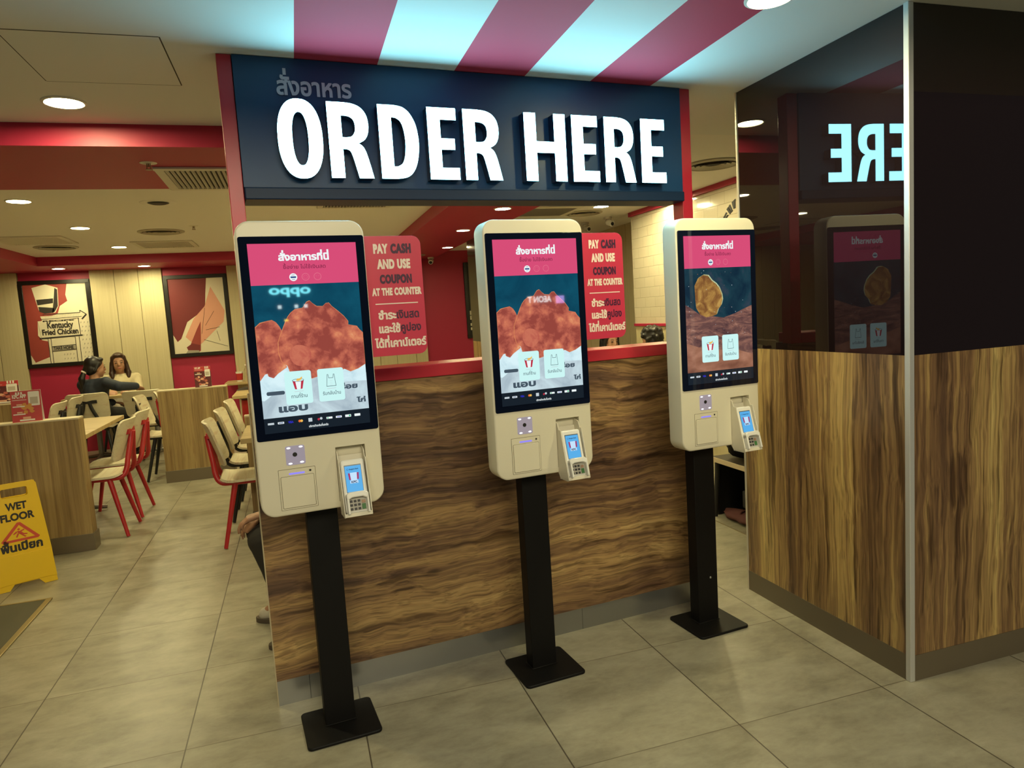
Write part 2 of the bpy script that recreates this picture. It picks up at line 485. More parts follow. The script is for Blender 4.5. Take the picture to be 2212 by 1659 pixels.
for i, (x0, x1, cuts) in enumerate(((-4.6, -2.985, (-4.3, -4.03, -3.76, -3.49, -3.255)), (-2.205, -1.38, (-1.93, -1.655)), (-.605, .2, (-.33, -.06)), (1.2, 1.994, (1.31, 1.545, 1.82)))):
    mb = MB(); xs = [x0]+list(cuts)+[x1]
    for a, b in zip(xs[:-1], xs[1:]): mb.bb(a+.003, 7.30, .0, b-.003, 7.345, SZ-.001)
    mb.bb(x0, 7.315, 0, x1, 7.341, SZ-.001, 1)
    struct('wall_back_cladding', mb, [CREAMPANEL, P('panel_groove', (.20, .14, .06), .8)], bevel=.0015)
struct('wall_left', MB().bb(-4.75, 1.0, 0, -4.6, 7.34, 2.46), CREAMPANEL)
# right side behind the counter: tiled wall, then panelled wall
def mat_tile():
    m = P('cream_metro_tile', (.74, .66, .50), .12); t = NT(m)
    v = t.coord((1, 1, 1), (0, .07, 0), (0, 0, 0))
    c = t.n('ShaderNodeTexCoord'); s = t.n('ShaderNodeSeparateXYZ'); t.l(c.outputs['Object'], s.inputs[0])
    cb = t.n('ShaderNodeCombineXYZ'); t.l(s.outputs[1], cb.inputs[0]); t.l(s.outputs[2], cb.inputs[1])
    b = t.n('ShaderNodeTexBrick'); t.l(cb.outputs[0], b.inputs['Vector'])
    b.inputs['Scale'].default_value = 1; b.inputs['Brick Width'].default_value = .2; b.inputs['Row Height'].default_value = .1
    b.inputs['Mortar Size'].default_value = .003; b.inputs['Mortar Smooth'].default_value = .6
    b.inputs['Color1'].default_value = (.64, .565, .43, 1); b.inputs['Color2'].default_value = (.61, .535, .405, 1); b.inputs['Mortar'].default_value = (.52, .45, .33, 1)
    t.l(b.outputs['Color'], t.b.inputs['Base Color'])
    t.bump(t.math('SUBTRACT', 1.0, b.outputs['Fac']), .6, .006)
    return m
TILE = mat_tile()
struct('wall_tiled', MB().bb(3.585, 1.2, 1.235, 3.97, 3.94, 2.46), TILE)
struct('wall_tiled_base', MB().bb(3.59, 1.2, 0, 3.97, 3.935, 1.235), CREAMPANEL)
struct('trim_1', MB().bb(3.57, 1.2, 1.212, 3.6, 3.94, 1.238), RED, bevel=.002)
struct('trim_2', MB().bb(3.555, 1.2, 2.33, 3.6, 3.94, CZ+.003), RED)
mb = MB()
for k in range(12): mb.bb(3.95, 3.94+k*.285+.003, 0, 4.05, 3.94+(k+1)*.285-.003, 2.46)
mb.bb(3.965, 3.94, 0, 4.06, 7.35, 2.46, 1)
struct('wall_panelled', mb, [CREAMPANEL, MATS['panel_groove']])
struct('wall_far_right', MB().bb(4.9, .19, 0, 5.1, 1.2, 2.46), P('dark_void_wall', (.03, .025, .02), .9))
# black lettering on the tiled wall, an arc of blocky strokes
tl = thing('wall_lettering', 'black arched lettering on the cream tiled wall beside the mirror pillar', 'lettering', (3.585, 2.24, 2.14))
for pts in ([(2.321, 2.086), (2.275, 2.127), (2.262, 2.12), (2.303, 2.084)], [(2.292, 2.082), (2.258, 2.106), (2.245, 2.101), (2.274, 2.08)], [(2.268, 2.149), (2.245, 2.164), (2.209, 2.115), (2.225, 2.104)], [(2.239, 2.168), (2.221, 2.18), (2.188, 2.125), (2.204, 2.117)], [(2.195, 2.193), (2.149, 2.212), (2.153, 2.141), (2.175, 2.139)]):
    MB().prism([(y-2.24, z-2.14) for y, z in pts], -.006, .0, 'yz').build('letter_stroke', BLACK, tl)

# ---------------------------------------------------------------- mirror pillar on the right
PX, PY0, PY1 = 2.216, -.766, .183
ZG = 1.1945
wr = struct('wall_right', MB().bb(PX+.006, PY0+.006, 0, 5.0, PY1-.002, CZ), BLACK)
def part(name, mb, mats, parent, **kw):
    if parent is not None and parent.location.length: pass
    return mb.build(name, mats, parent, **kw)
part('glass_panel', MB().bb(PX, PY0+.012, ZG, PX+.007, PY1, CZ-.001), GLASSBLK, wr)
part('glass_panel', MB().bb(PX+.012, PY0, ZG, 5.0, PY0+.007, CZ-.001), GLASSBLK, wr)
part('wood_panel', MB().bb(PX-.002, PY0+.012, .095, PX+.007, PY1, ZG), PILLARWOOD, wr)
part('wood_panel', MB().bb(PX+.012, PY0-.002, .095, 5.0, PY0+.007, ZG), PILLARWOOD, wr)
part('skirting', MB().bb(PX-.004, PY0+.01, 0, PX+.007, PY1, .097), BROWNSKIRT, wr)
part('skirting', MB().bb(PX+.01, PY0-.004, 0, 5.0, PY0+.007, .097), BROWNSKIRT, wr)
part('corner_trim', MB().bb(PX-.006, PY0-.006, 0, PX+.016, PY0+.016, CZ), P('pale_aluminium_angle', (.66, .66, .64), .35, .4), wr, bevel=.002)
part('edge_trim', MB().bb(PX-.005, PY1-.004, 0, PX+.012, PY1+.008, CZ), P('pale_edge_trim', (.62, .57, .46), .4, .2), wr, bevel=.002)
# pillar behind the counter
wc = struct('wall_column', MB().bb(2.165, 4.3, 0, 2.75, 5.25, SZ+.12), BLACK)
part('glass_panel', MB().bb(2.158, 4.3, 1.13, 2.166, 5.25, SZ), P('dark_bronze_glass', (.035, .028, .024), .12), wc)
part('glass_panel', MB().bb(2.166, 4.292, 1.13, 2.75, 4.3, SZ), MATS['dark_bronze_glass'], wc)
part('wood_panel', MB().bb(2.157, 4.3, 0, 2.166, 5.25, 1.13), PILLARWOOD, wc)
part('wood_panel', MB().bb(2.166, 4.291, 0, 2.75, 4.3, 1.13), PILLARWOOD, wc)

# ================================================================== order counter and header
cn = thing('order_counter', 'walnut laminate order counter with red ledge behind the three kiosks', 'counter', (0, 0, 0), YAW)
CL, CRt = .003, 1.955
MB().bb(CL, 0, .10, CRt, .03, 1.195).build('front_panel', WALNUT, cn)
MB().bb(CL-.004, -.001, 0, CL, .03, 1.195).build('edge_trim', P('pale_edge_band', (.50, .42, .27), .4), cn)
e = MB().bb(CL, .006, 0, .12, .03, .1); e.bb(.1215, .006, 0, 1.303, .03, .1); e.bb(1.3045, .006, 0, CRt, .03, .1)
e.build('plinth', STEEL, cn)
lg = MB(); lg.bb(.0565, -.012, 1.1955, 1.906, .18, 1.245)
lg.build('ledge', REDGLOSS, cn, bevel=.003)
MB().bb(CL+.02, .03, 0, CRt-.02, .16, 1.195).build('carcass', BLACK, cn)
pl = thing('post', 'glossy red post at the left end of the dark sign', 'post', tuple(uv(.030, .02)), YAW)
MB().bb(-.024, -.035, 1.196, .024, .035, CZ-.001).build('post_body', REDGLOSS, pl, bevel=.002)
pr = thing('post', 'glossy red post between the dark sign and the mirror pillar', 'post', tuple(uv(1.936, .02)), YAW)
MB().bb(-.027, -.035, 1.196, .027, .04, CZ-.001).build('post_body', REDGLOSS, pr, bevel=.002)

hs = thing('header_sign', 'dark blue overhead sign reading ORDER HERE in glowing white letters', 'sign', (0, 0, 0), YAW)
hp = MB(); hp.bb(.056, -.022, 1.922, 1.906, .11, CZ-.002)
hp.build('sign_panel', NAVY, hs)
hl = MB(); hl.bb(.056, -.034, 1.878, 1.906, .11, 1.9205)
hl.build('bottom_rail', P('dark_blue_rail', (.006, .022, .060), .45, 0, .3), hs, bevel=.004)
def lerp(a, b, t): return a+(b-a)*t
Lt = {}
Lt['E'] = ([[(0, 0), (.44, 0), (.44, .165), (.185, .165), (.185, .42), (.39, .42), (.39, .575), (.185, .575), (.185, .835), (.425, .835), (.425, 1), (0, 1)]], .44)
Lt['H'] = ([[(0, 0), (.19, 0), (.19, .42), (.49, .42), (.49, 0), (.68, 0), (.68, 1), (.49, 1), (.49, .585), (.19, .585), (.19, 1), (0, 1)]], .68)
Lt['R'] = ([[(0, 0), (.18, 0), (.18, .385)]+cr([(.225, .385), (.275, .36), (.305, .29), (.335, .17), (.375, 0)], 4)+[(.575, 0)]+cr([(.575, 0), (.525, .22), (.485, .36), (.445, .43), (.395, .465)], 4)[1:]+cr([(.395, .465), (.48, .515), (.53, .60), (.545, .72), (.52, .85), (.45, .94), (.35, .985), (.22, 1.0)], 4)[1:]+[(0, 1)],
            ([(.18, .54)]+cr([(.24, .54), (.31, .555), (.355, .62), (.362, .70), (.345, .77), (.30, .81), (.24, .825)], 4)+[(.18, .825)])[::-1]], .575)
Lt['D'] = ([[(0, 0)]+cr([(.22, 0), (.36, .025), (.46, .11), (.525, .27), (.552, .5), (.525, .73), (.45, .89), (.35, .975), (.22, 1)], 4)+[(0, 1)],
            ([(.18, .165)]+cr([(.24, .17), (.305, .215), (.345, .32), (.362, .5), (.345, .68), (.305, .785), (.24, .83)], 4)+[(.18, .835)])[::-1]], .552)
def sup(cx, cy, a, b, n=44, ex=2.35):
    return [(cx+a*math.copysign(abs(math.cos(t))**(2/ex), math.cos(t)), cy+b*math.copysign(abs(math.sin(t))**(2/ex), math.sin(t))) for t in (2*PI*i/n for i in range(n))]
Lt['O'] = ([sup(.287, .5, .287, .515), sup(.287, .5, .103, .345)[::-1]], .574)
for ch, u0, u1 in (('O', .180, .333), ('R', .3545, .5075), ('D', .5370, .6850), ('E', .7230, .8405), ('R', .8650, 1.0180), ('H', 1.1210, 1.3030), ('E', 1.3330, 1.4560), ('R', 1.4850, 1.6330), ('E', 1.6630, 1.7870)):
    loops, wd = Lt[ch]; z0, hh = 1.949, .266; k = (u1-u0)/wd
    L2 = [[(u0+x*k, z0+y*hh) for x, y in lp] for lp in loops]
    f = MB().holes(L2, -.070)
    fo = f.build('letter', LETTER, hs)
    sd = MB()
    for lp in L2:
        n = len(lp); sd.add([(x, -.0695, z) for x, z in lp]+[(x, -.0215, z) for x, z in lp], [(i, (i+1) % n, n+(i+1) % n, n+i) for i in range(n)])
    sd.build('letter_return', LETTERSIDE, fo)
MB().text('สั่งอาหาร', .1945, 2.2445, .083, -.026, width=.262, bold=.03).build('thai_lettering', THAILET, hs)

# ================================================================== kiosks
PINK = E('screen_pink', (.68, .075, .185)); SWHITE = E('screen_white', (.86, .93, .93)); SMAROON = E('screen_maroon_text', (.17, .016, .05))
SBAR = E('screen_bar', (.010, .016, .024)); CARD = E('screen_card', (.60, .92, .90)); SINK = E('screen_ink', (.06, .09, .12)); SRED = E('screen_red', (.50, .03, .06))
SRING = E('screen_ring', (.78, .20, .28)); SBLUE = E('screen_flag_blue', (.02, .06, .22)); SYEL = E('screen_gold', (.85, .50, .10)); SVISA = E('screen_visa', (.03, .03, .55)); SORA = E('screen_orange', (.85, .16, .03)); SGRN = E('screen_green', (.04, .50, .20)); SGREY = E('screen_icon', (.55, .62, .66))
def mat_photo(name, stops, sc, detail=6, rough=.6, dist=.8, stretch=(1, 1, 1), loc=(0, 0, 0)):
    m = P(name, (0, 0, 0), .025, 0, .5, (1, 1, 1), 1.); t = NT(m)
    f = t.noise(t.coord(stretch, loc), sc, detail, rough, dist)
    t.l(t.ramp(f, stops), t.b.inputs['Emission Color']); return m
def mat_crust():
    m = P('screen_fried_chicken', (0, 0, 0), .025, 0, .5, (1, 1, 1), 1.); t = NT(m)
    v = t.coord((1, 1, 1), (.3, 0, .7))
    big = t.noise(v, 11., 3, .5, 1.4); fine_ = t.noise(v, 55., 4, .65, .6)
    vo = t.n('ShaderNodeTexVoronoi', feature='SMOOTH_F1'); vo.inputs['Scale'].default_value = 26.; vo.inputs['Smoothness'].default_value = .6
    wv = t.n('ShaderNodeVectorMath', operation='MULTIPLY_ADD'); nz = t.n('ShaderNodeTexNoise'); nz.inputs['Scale'].default_value = 18.; t.l(v, nz.inputs['Vector']); t.l(nz.outputs['Color'], wv.inputs[0]); wv.inputs[1].default_value = (.05, .05, .05); t.l(v, wv.inputs[2]); t.l(wv.outputs[0], vo.inputs['Vector'])
    f = t.math('ADD', t.math('MULTIPLY', big, .55), t.math('MULTIPLY', fine_, .30))
    f = t.math('ADD', f, t.math('MULTIPLY', t.math('SUBTRACT', .45, vo.outputs['Distance']), .28))
    t.l(t.ramp(f, [(.34, (.30, .060, .045)), (.43, (.47, .115, .075)), (.51, (.60, .170, .095)), (.59, (.72, .26, .125)), (.70, (.88, .46, .26))]), t.b.inputs['Emission Color'])
    return m
CHICK = mat_crust()
CHICKRIM = mat_photo('screen_chicken_rim', [(.3, (.55, .15, .07)), (.55, (.72, .26, .10)), (.7, (.85, .42, .18))], 30)
TEAL = mat_photo('screen_teal', [(.35, (.003, .045, .085)), (.65, (.006, .085, .14))], 5)
CHICKRED = mat_photo('screen_chicken_red', [(.3, (.46, .095, .070)), (.6, (.58, .165, .10))], 40)
PAPER = mat_photo('screen_paper', [(.3, (.36, .46, .53)), (.5, (.50, .62, .68)), (.7, (.62, .80, .85))], 9)
PAPERLT = mat_photo('screen_paper_light', [(.3, (.52, .72, .80)), (.6, (.70, .90, .95))], 20)
NUG = mat_photo('screen_nugget', [(.3, (.14, .05, .02)), (.46, (.26, .12, .035)), (.60, (.42, .23, .06)), (.74, (.60, .38, .11))], 22, 6, .6, .8)
NUGRIM = mat_photo('screen_nugget_rim', [(.3, (.42, .32, .10)), (.6, (.50, .62, .38))], 40)
NIGHT = mat_photo('screen_night', [(.35, (.006, .022, .042)), (.52, (.012, .045, .065)), (.70, (.05, .055, .085))], 7)
DUST = mat_photo('screen_dust', [(.32, (.06, .03, .035)), (.48, (.16, .075, .065)), (.60, (.30, .14, .10)), (.72, (.52, .30, .24))], 9, 8, .7, 1.5, (1, 1, 2.6))
SAND = mat_photo('screen_sand', [(.3, (.18, .07, .045)), (.5, (.30, .13, .08)), (.7, (.42, .20, .13))], 10, 4, .5, .4, (1, 1, 2))
SCANNER = P('scanner_lavender', (.34, .30, .40), .25, .2, .5, (.50, .46, .62), .30)
GLINT = E('scanner_led_white', (1.0, 1.0, 1.0), 1.6); LEDV = E('led_violet', (.30, .26, .95), 1.0)
GROOVE = P('panel_gap', (.16, .13, .07), .8)
TBLUE = P('terminal_blue', (0, 0, 0), .45, 0, .12, (.10, .42, .80))

CHL = [(-.165, 1.429), (-.148, 1.442), (-.13, 1.446), (-.112, 1.449), (-.101, 1.442), (-.093, 1.43), (-.084, 1.41), (-.092, 1.38), (-.100, 1.36), (-.093, 1.32), (-.080, 1.300), (-.093, 1.292), (-.11, 1.281), (-.124, 1.268), (-.138, 1.274), (-.14, 1.284), (-.149, 1.282), (-.165, 1.262)]
CHC = [(-.090, 1.405), (-.074, 1.44), (-.064, 1.458), (-.054, 1.47), (-.04, 1.48), (-.017, 1.483), (-.004, 1.501), (.006, 1.505), (.014, 1.496), (.027, 1.486), (.045, 1.485), (.055, 1.494), (.065, 1.495), (.073, 1.484), (.092, 1.467), (.108, 1.451), (.121, 1.433), (.12, 1.422), (.147, 1.416), (.155, 1.404), (.166, 1.394), (.166, 1.291), (.141, 1.278), (.115, 1.27), (.097, 1.28), (.04, 1.272), (.008, 1.262), (-.008, 1.258), (-.02, 1.266), (-.073, 1.285), (-.078, 1.304), (-.095, 1.319), (-.102, 1.349), (-.100, 1.38)]
NG = [(-.117, 1.431), (-.119, 1.49), (-.101, 1.519), (-.075, 1.531), (-.051, 1.528), (-.034, 1.508), (-.013, 1.494), (.002, 1.477), (.014, 1.45), (.017, 1.429), (.01, 1.408), (-.006, 1.391), (-.015, 1.37), (-.034, 1.365), (-.066, 1.362), (-.097, 1.375), (-.114, 1.401)]
SX0, SX1, SZ0, SZ1, ZR, ZB = -.1655, .1665, 1.0935, 1.6865, 1.5587, 1.142

def display(parent, kind, yf):
    """the lit picture: flat layers a fraction of a millimetre apart"""
    mats = [PINK, SWHITE, SMAROON, SBAR, CARD, SINK, SRED, SRING, SBLUE, SYEL, SVISA, SORA, SGRN, SGREY, CHICK, CHICKRIM, TEAL, PAPER, PAPERLT, NUG, NUGRIM, NIGHT, DUST, SAND, CHICKRED]
    ix = {m.name: i for i, m in enumerate(mats)}
    b = MB(); y = yf
    def L(k): return yf-.00012*k
    def poly(p, k, m): b.flat(p, L(k), 'xz', ix[m.name])
    def box(x0, z0, x1, z1, k, m): poly([(x0, z0), (x1, z0), (x1, z1), (x0, z1)], k, m)
    clip = lambda p: [(min(max(x, SX0), SX1), z) for x, z in p]
    if kind == 'chicken':
        box(SX0, ZB, SX1, ZR, 0, TEAL)
        box(SX0, ZB, SX1, 1.262, 1, PAPER)
        poly(clip(cr([(-.166, 1.20), (-.166, 1.29), (-.12, 1.30), (-.07, 1.31), (-.02, 1.25), (-.06, 1.225), (-.12, 1.222)], 4, True)), 2, PAPERLT)
        poly(clip([(.05, 1.24), (.166, 1.235), (.166, 1.31), (.12, 1.30)]), 2, PAPERLT)
        for t, x, z, h, wd in (('แอบ', -.118, 1.158, .03, .09), ('อร่อย', .06, 1.214, .022, .075), ('ไก่', .128, 1.166, .02, .03)):
            b.text(t, x, z, h, L(3), width=wd, bold=.05, mi=ix['screen_ink'])
        poly(rr(-.15, 1.214, -.095, 1.226, .005), 3, SINK)
        poly(clip([(x-.002, z+.002) for x, z in CHL]), 4, CHICKRIM)
        poly(clip(CHL), 5, CHICK)
        poly(clip([(.03+(x-.03)*1.014, 1.39+(z-1.39)*1.012) for x, z in CHC]), 6, CHICKRIM)
        poly(clip(CHC), 7, CHICK)
        poly(cr([(-.06, 1.31), (-.07, 1.345), (-.045, 1.368), (-.01, 1.355), (-.005, 1.325), (-.03, 1.300)], 4, True), 8, CHICKRED)
    else:
        box(SX0, ZB, SX1, ZR, 0, NIGHT)
        poly(clip([(-.166, ZB), (.167, ZB), (.167, 1.400), (.12, 1.385), (.079, 1.37), (.02, 1.356), (-.034, 1.364), (-.10, 1.376), (-.145, 1.405), (-.166, 1.415)]), 1, DUST)
        poly(clip([(-.166, ZB), (.167, ZB), (.167, 1.196), (.084, 1.22), (-.013, 1.227), (-.107, 1.243), (-.166, 1.262)]), 2, SAND)
        poly([(x+.004, z+.003) for x, z in NG], 3, NUGRIM)
        poly(NG, 4, NUG)
        rnd = random.Random(9)
        for i in range(46):
            px = rnd.uniform(-.155, .155); pz = rnd.uniform(1.27, 1.55); q = rnd.uniform(.0006, .0017)
            poly(circ(px, pz, q, 6), 5, SGREY if rnd.random() < .6 else SAND)
    box(SX0, ZR, SX1, SZ1, 9, PINK)
    b.text('สั่งอาหารที่นี่', -.0775, 1.634, .029, L(10), width=.1555, bold=.045, mi=ix['screen_white'])
    b.text('ซื้อง่าย ไม่ใช้เงินสด', -.065, 1.6075, .0165, L(10), width=.130, bold=.004, mi=ix['screen_maroon_text'])
    poly(circ(-.037, 1.581, .0122, 24), 10, SWHITE); box(-.0455, 1.5785, -.0285, 1.5835, 11, SBLUE)
    box(-.042, 1.5735, -.032, 1.5748, 11, SBLUE); box(-.042, 1.5872, -.032, 1.5885, 11, SBLUE)
    for cx in (.0005, .0375): b.ring(circ(cx, 1.581, .0116, 24), circ(cx, 1.581, .0104, 24), L(10), ix['screen_ring'])
    for a in range(8): poly(circ(.0005+.006*math.cos(a*PI/4), 1.581+.006*math.sin(a*PI/4), .0009, 6), 10, SRING)
    for dx in (-.004, .004): poly(circ(.0375+dx, 1.583, .0008, 6), 10, SRING)
    # the two choice cards
    for x0, t, tw in ((-.0925, 'ทานที่ร้าน', .049), (.0095, 'รับกลับบ้าน', .057)):
        poly(rr(x0, 1.179, x0+.0825, 1.285, .007), 10, CARD)
        b.text(t, x0+.041, 1.1995, .0155, L(11), width=tw, bold=.006, align='c', mi=ix['screen_ink'])
    c = -.0515
    poly([(c-.0175, 1.2545), (c-.0105, 1.2265), (c+.0105, 1.2265), (c+.0175, 1.2545)], 11, SWHITE)
    poly([(c-.0175, 1.2545), (c-.0115, 1.2275), (c-.0055, 1.2265), (c-.009, 1.252)], 12, SRED)
    poly([(c+.0175, 1.2545), (c+.0115, 1.2275), (c+.0055, 1.2265), (c+.009, 1.252)], 12, SRED)
    b.ring(circ(c, 1.2555, .0183, 24, .0048), circ(c, 1.2555, .0168, 24, .0034), L(13), ix['screen_ink'])
    poly(cr([(c-.006, 1.255), (c-.002, 1.261), (c+.005, 1.261), (c+.012, 1.266), (c+.013, 1.262), (c+.008, 1.256), (c, 1.253)], 3, True), 14, SYEL)
    poly(rr(c-.014, 1.219, c+.014, 1.2205, .0007), 11, SGREY)
    c = .051
    bag = [(c-.0155, 1.2265), (c+.0155, 1.2265), (c+.0115, 1.266), (c+.008, 1.266), (c+.006, 1.2545), (c-.006, 1.2545), (c-.008, 1.266), (c-.0115, 1.266)]
    bag_in = [(c-.0140, 1.2280), (c+.0140, 1.2280), (c+.0104, 1.2648), (c+.0091, 1.2648), (c+.0070, 1.2531), (c-.0070, 1.2531), (c-.0091, 1.2648), (c-.0104, 1.2648)]
    b.ring(bag, bag_in, L(11), ix['screen_ink'])
    for k in range(3): poly(rr(c-.004, 1.2325+k*.006, c+.004, 1.2332+k*.006, .0003), 11, SGREY)
    poly(rr(c-.014, 1.219, c+.014, 1.2205, .0007), 11, SGREY)
    # payment strip
    box(SX0, SZ0, SX1, ZB, 9, SBAR)
    for i in range(10):
        x = -.1455+i*.0302; z = 1.1243
        if i == 2: b.text('VISA', x, z-.0035, .0092, L(10), width=.0165, bold=.05, align='c', mi=ix['screen_visa'])
        elif i == 3: poly(circ(x-.003, z, .0042, 14), 10, SORA); poly(circ(x+.003, z, .0042, 14), 11, SYEL)
        elif i == 5: poly(circ(x-.004, z-.001, .0038, 12), 10, SRED); poly(circ(x+.004, z+.001, .0042, 12), 11, SGREY)
        elif i == 4: poly(rr(x-.006, z-.006, x+.006, z+.006, .001), 10, SGREY)
        else:
            poly(rr(x-.0095, z-(.0032 if i < 8 else .004), x+.0095, z+(.0032 if i < 8 else .004), .001), 10, SGREY if i in (0,) else SWHITE)
            if i == 1: poly(rr(x-.007, z-.0012, x+.007, z+.0012, .0005), 11, SBLUE)
            if i == 6: poly(circ(x-.005, z, .0023, 10), 11, SGRN)
            if i == 7: poly(rr(x-.0065, z-.001, x+.0065, z+.001, .0004), 11, SVISA)
            if i == 8: poly(circ(x+.005, z, .003, 10), 11, SGRN)
    b.text('บริการชำระเงินที่รองรับ', 0, 1.1005, .0095, L(10), width=.061, bold=.02, align='c', mi=ix['screen_white'])
    return b.build('display', mats, parent, weld=False, norm=False)

YF = -.135
def kiosk(u, v, label, pic, sign):
    k = thing('ordering_kiosk', label, 'kiosk', tuple(uv(u, v)), YAW+.004, 'self ordering kiosks')
    MB().prism(rr(-.127, -.121, .127, .121, .018), 0, .011, 'xy').build('base_plate', BLACKTEX, k, bevel=.003)
    p = MB().bb(-.0525, -.006, .011, .0525, .055, .90); p.bb(-.056, -.010, .011, .056, .059, .014)
    po = p.build('pole', BLACKTEX, k, bevel=.0025)
    if pic == 'nugget': MB().ball((.015, -.0065, .21), (.005, .003, .005), 10, 6).build('screw', ALU, po)
    # housing with a recess for the payment terminal
    hb = MB().prism(rr(-.1985, .821, .1965, 1.7575, .045, 8), YF, YF+.092, 'xz')
    h = hb.build('housing', CREAM, k)
    cut = MB().bb(.046, YF-.02, .842, .143, YF+.035, 1.0236).build('cutter', CREAM)
    cut.parent = k
    bv = h.modifiers.new('bevel', 'BEVEL'); bv.width = .007; bv.segments = 3; bv.limit_method = 'ANGLE'; bv.angle_limit = math.radians(40)
    bo = h.modifiers.new('cut', 'BOOLEAN'); bo.operation = 'DIFFERENCE'; bo.object = cut; bo.solver = 'EXACT'
    bpy.context.view_layer.update(); bake(h)
    bpy.data.objects.remove(cut)
    for q in h.data.polygons: q.use_smooth = True
    h.data.set_sharp_from_angle(angle=math.radians(30))
    MB().prism(rr(-.178, .85, .176, 1.73, .04, 6), YF+.092, YF+.118, 'xz').build('rear_shell', CREAM, k, bevel=.006)
    MB().bb(-.06, -.03, .86, .06, .06, 1.2).build('mount', BLACKTEX, k)
    # screen
    g = MB().prism(rr(-.1915, 1.0705, .193, 1.7092, .007, 4), YF-.0035, YF+.01, 'xz').build('screen_glass', SCRGLASS, k, bevel=.001)
    display(g, pic, YF-.0037)
    # scanner
    sc = MB().prism(rr(-.1105, .984, -.0505, 1.0465, .006), YF-.0008, YF+.005, 'xz').build('scanner_window', SCANNER, k)
    MB().flat(circ(-.082, 1.0175, .0072, 20), YF-.0016, 'xz').build('lens', BLACK, sc)
    for dx, dz in ((-.100, 1.040), (-.062, 1.041), (-.098, .9895), (-.062, .991)):
        MB().flat(circ(dx, dz, .0062, 12, .0028), YF-.0016, 'xz').build('led', GLINT, sc)
    # receipt printer
    pn = MB().prism(rr(-.1370, .8405, -.0240, .9712, .002), YF-.0012, YF+.004, 'xz')
    pb = pn.build('receipt_printer', CREAM, k)
    gap = MB()
    gap.ring(rr(-.1382, .8393, -.0228, .9724, .002), rr(-.1370, .8405, -.0240, .9712, .002), YF-.0006)
    gap.ring(rr(-.1326, .8448, -.0284, .9492, .004), rr(-.1314, .846, -.0296, .948, .0035), YF-.0016)
    gap.build('panel_gap', GROOVE, pb)
    MB().prism(rr(-.1314, .846, -.0296, .948, .0035), YF-.0028, YF-.0011, 'xz').build('paper_door', CREAM, pb, bevel=.0008)
    MB().prism(rr(-.1060, .9535, -.0565, .9592, .0025), YF-.002, YF-.001, 'xz').build('indicator_light', LEDV, pb)
    MB().flat(circ(-.0390, .9605, .0036, 14), YF-.0018, 'xz').build('lock', BLACK, pb)
    # terminal cradle, leaning out at the bottom
    cbm = MB()
    sidep = [(YF+.030, 1.016), (YF-.006, 1.008), (YF-.016, .985), (YF-.030, .985), (YF-.062, .868), (YF-.066, .862), (YF-.0795, .806), (YF-.070, .800), (YF-.012, .800), (YF+.030, .850)]
    for x in (.0475, .1345): cbm.prism(sidep, x, x+.0032, 'yz')
    cbm.prism([(YF-.0785, .804), (YF-.012, .801), (YF-.012, .805), (YF-.0785, .8085)], .0475, .1377, 'yz')
    cbm.prism([(YF-.0795, .804), (YF-.0765, .804), (YF-.0735, .815), (YF-.0765, .816)], .0475, .1377, 'yz')
    cbm.prism([(YF+.026, .99), (YF+.030, .99), (YF-.012, .80), (YF-.016, .80)], .0475, .1377, 'yz')
    cbm.build('terminal_cradle', CREAMDK, k, bevel=.0008)
    if sign:
        y = -.084; sx_, so_ = (1., 0.) if sign == 'a' else (.907, .0378)
        sp = MB().prism(rr(.1775, 1.3065, .3985, 1.7115, (.004, .03, .03, .004), 6), y, y+.004, 'xz').build('sign_plate', P('red_sign_acrylic', (.56, .038, .085), .35), k, bevel=.0006)
        yy = y-.0009
        CLET = P('cream_lettering', (.82, .70, .63), .5); MLET = P('maroon_lettering', (.050, .008, .040), .5)
        def row(m, t_, x0, x1, z, h, bold=.058, xs=.7, sp_=1.16):
            o = MB().text(t_, x0*sx_+so_, z, h, yy, width=(x1-x0)*sx_, bold=bold, xs=xs, sp=sp_).build('lettering', m, sp, weld=False)
            if m is MLET: o['label'] = 'dark maroon lettering'
        c = .041
        row(CLET, 'PAY', .2335, .2835, 1.655, c); row(MLET, 'CASH', .2925, .3635, 1.655, c)
        row(CLET, 'AND USE', .2425, .3575, 1.6035, c); row(MLET, 'COUPON', .2485, .3595, 1.554, c-.003)
        row(CLET, 'AT THE COUNTER', .2185, .3905, 1.5135, .0325)
        MB().prism(rr(.227*sx_+so_, 1.4820, .375*sx_+so_, 1.4855, .001), yy, yy+.0005, 'xz').build('divider_line', CLET, sp)
        row(CLET, 'ชำระ', .2335, .2955, 1.4325, .037, .042, .9, 1.); row(MLET, 'เงินสด', .297, .3755, 1.4335, .037, .028, .9, 1.)
        row(CLET, 'และใช้', .2325, .3065, 1.3865, .037, .042, .9, 1.); row(MLET, 'คูปอง', .3085, .3795, 1.3885, .037, .028, .9, 1.)
        row(CLET, 'ได้ที่เคาน์เตอร์', .2145, .3945, 1.337, .037, .042, .9, 1.)
    return k
KS = [(.1976, -.226, 'left and nearest self ordering kiosk with fried chicken on its screen', 'chicken', 'a', 'left'),
      (1.0064, -.2206, 'middle self ordering kiosk with fried chicken on screen, seen slightly from its left', 'chicken', 'b', 'middle'),
      (1.8145, -.220, 'right self ordering kiosk with a single nugget on its screen beside the mirror pillar', 'nugget', None, 'right')]
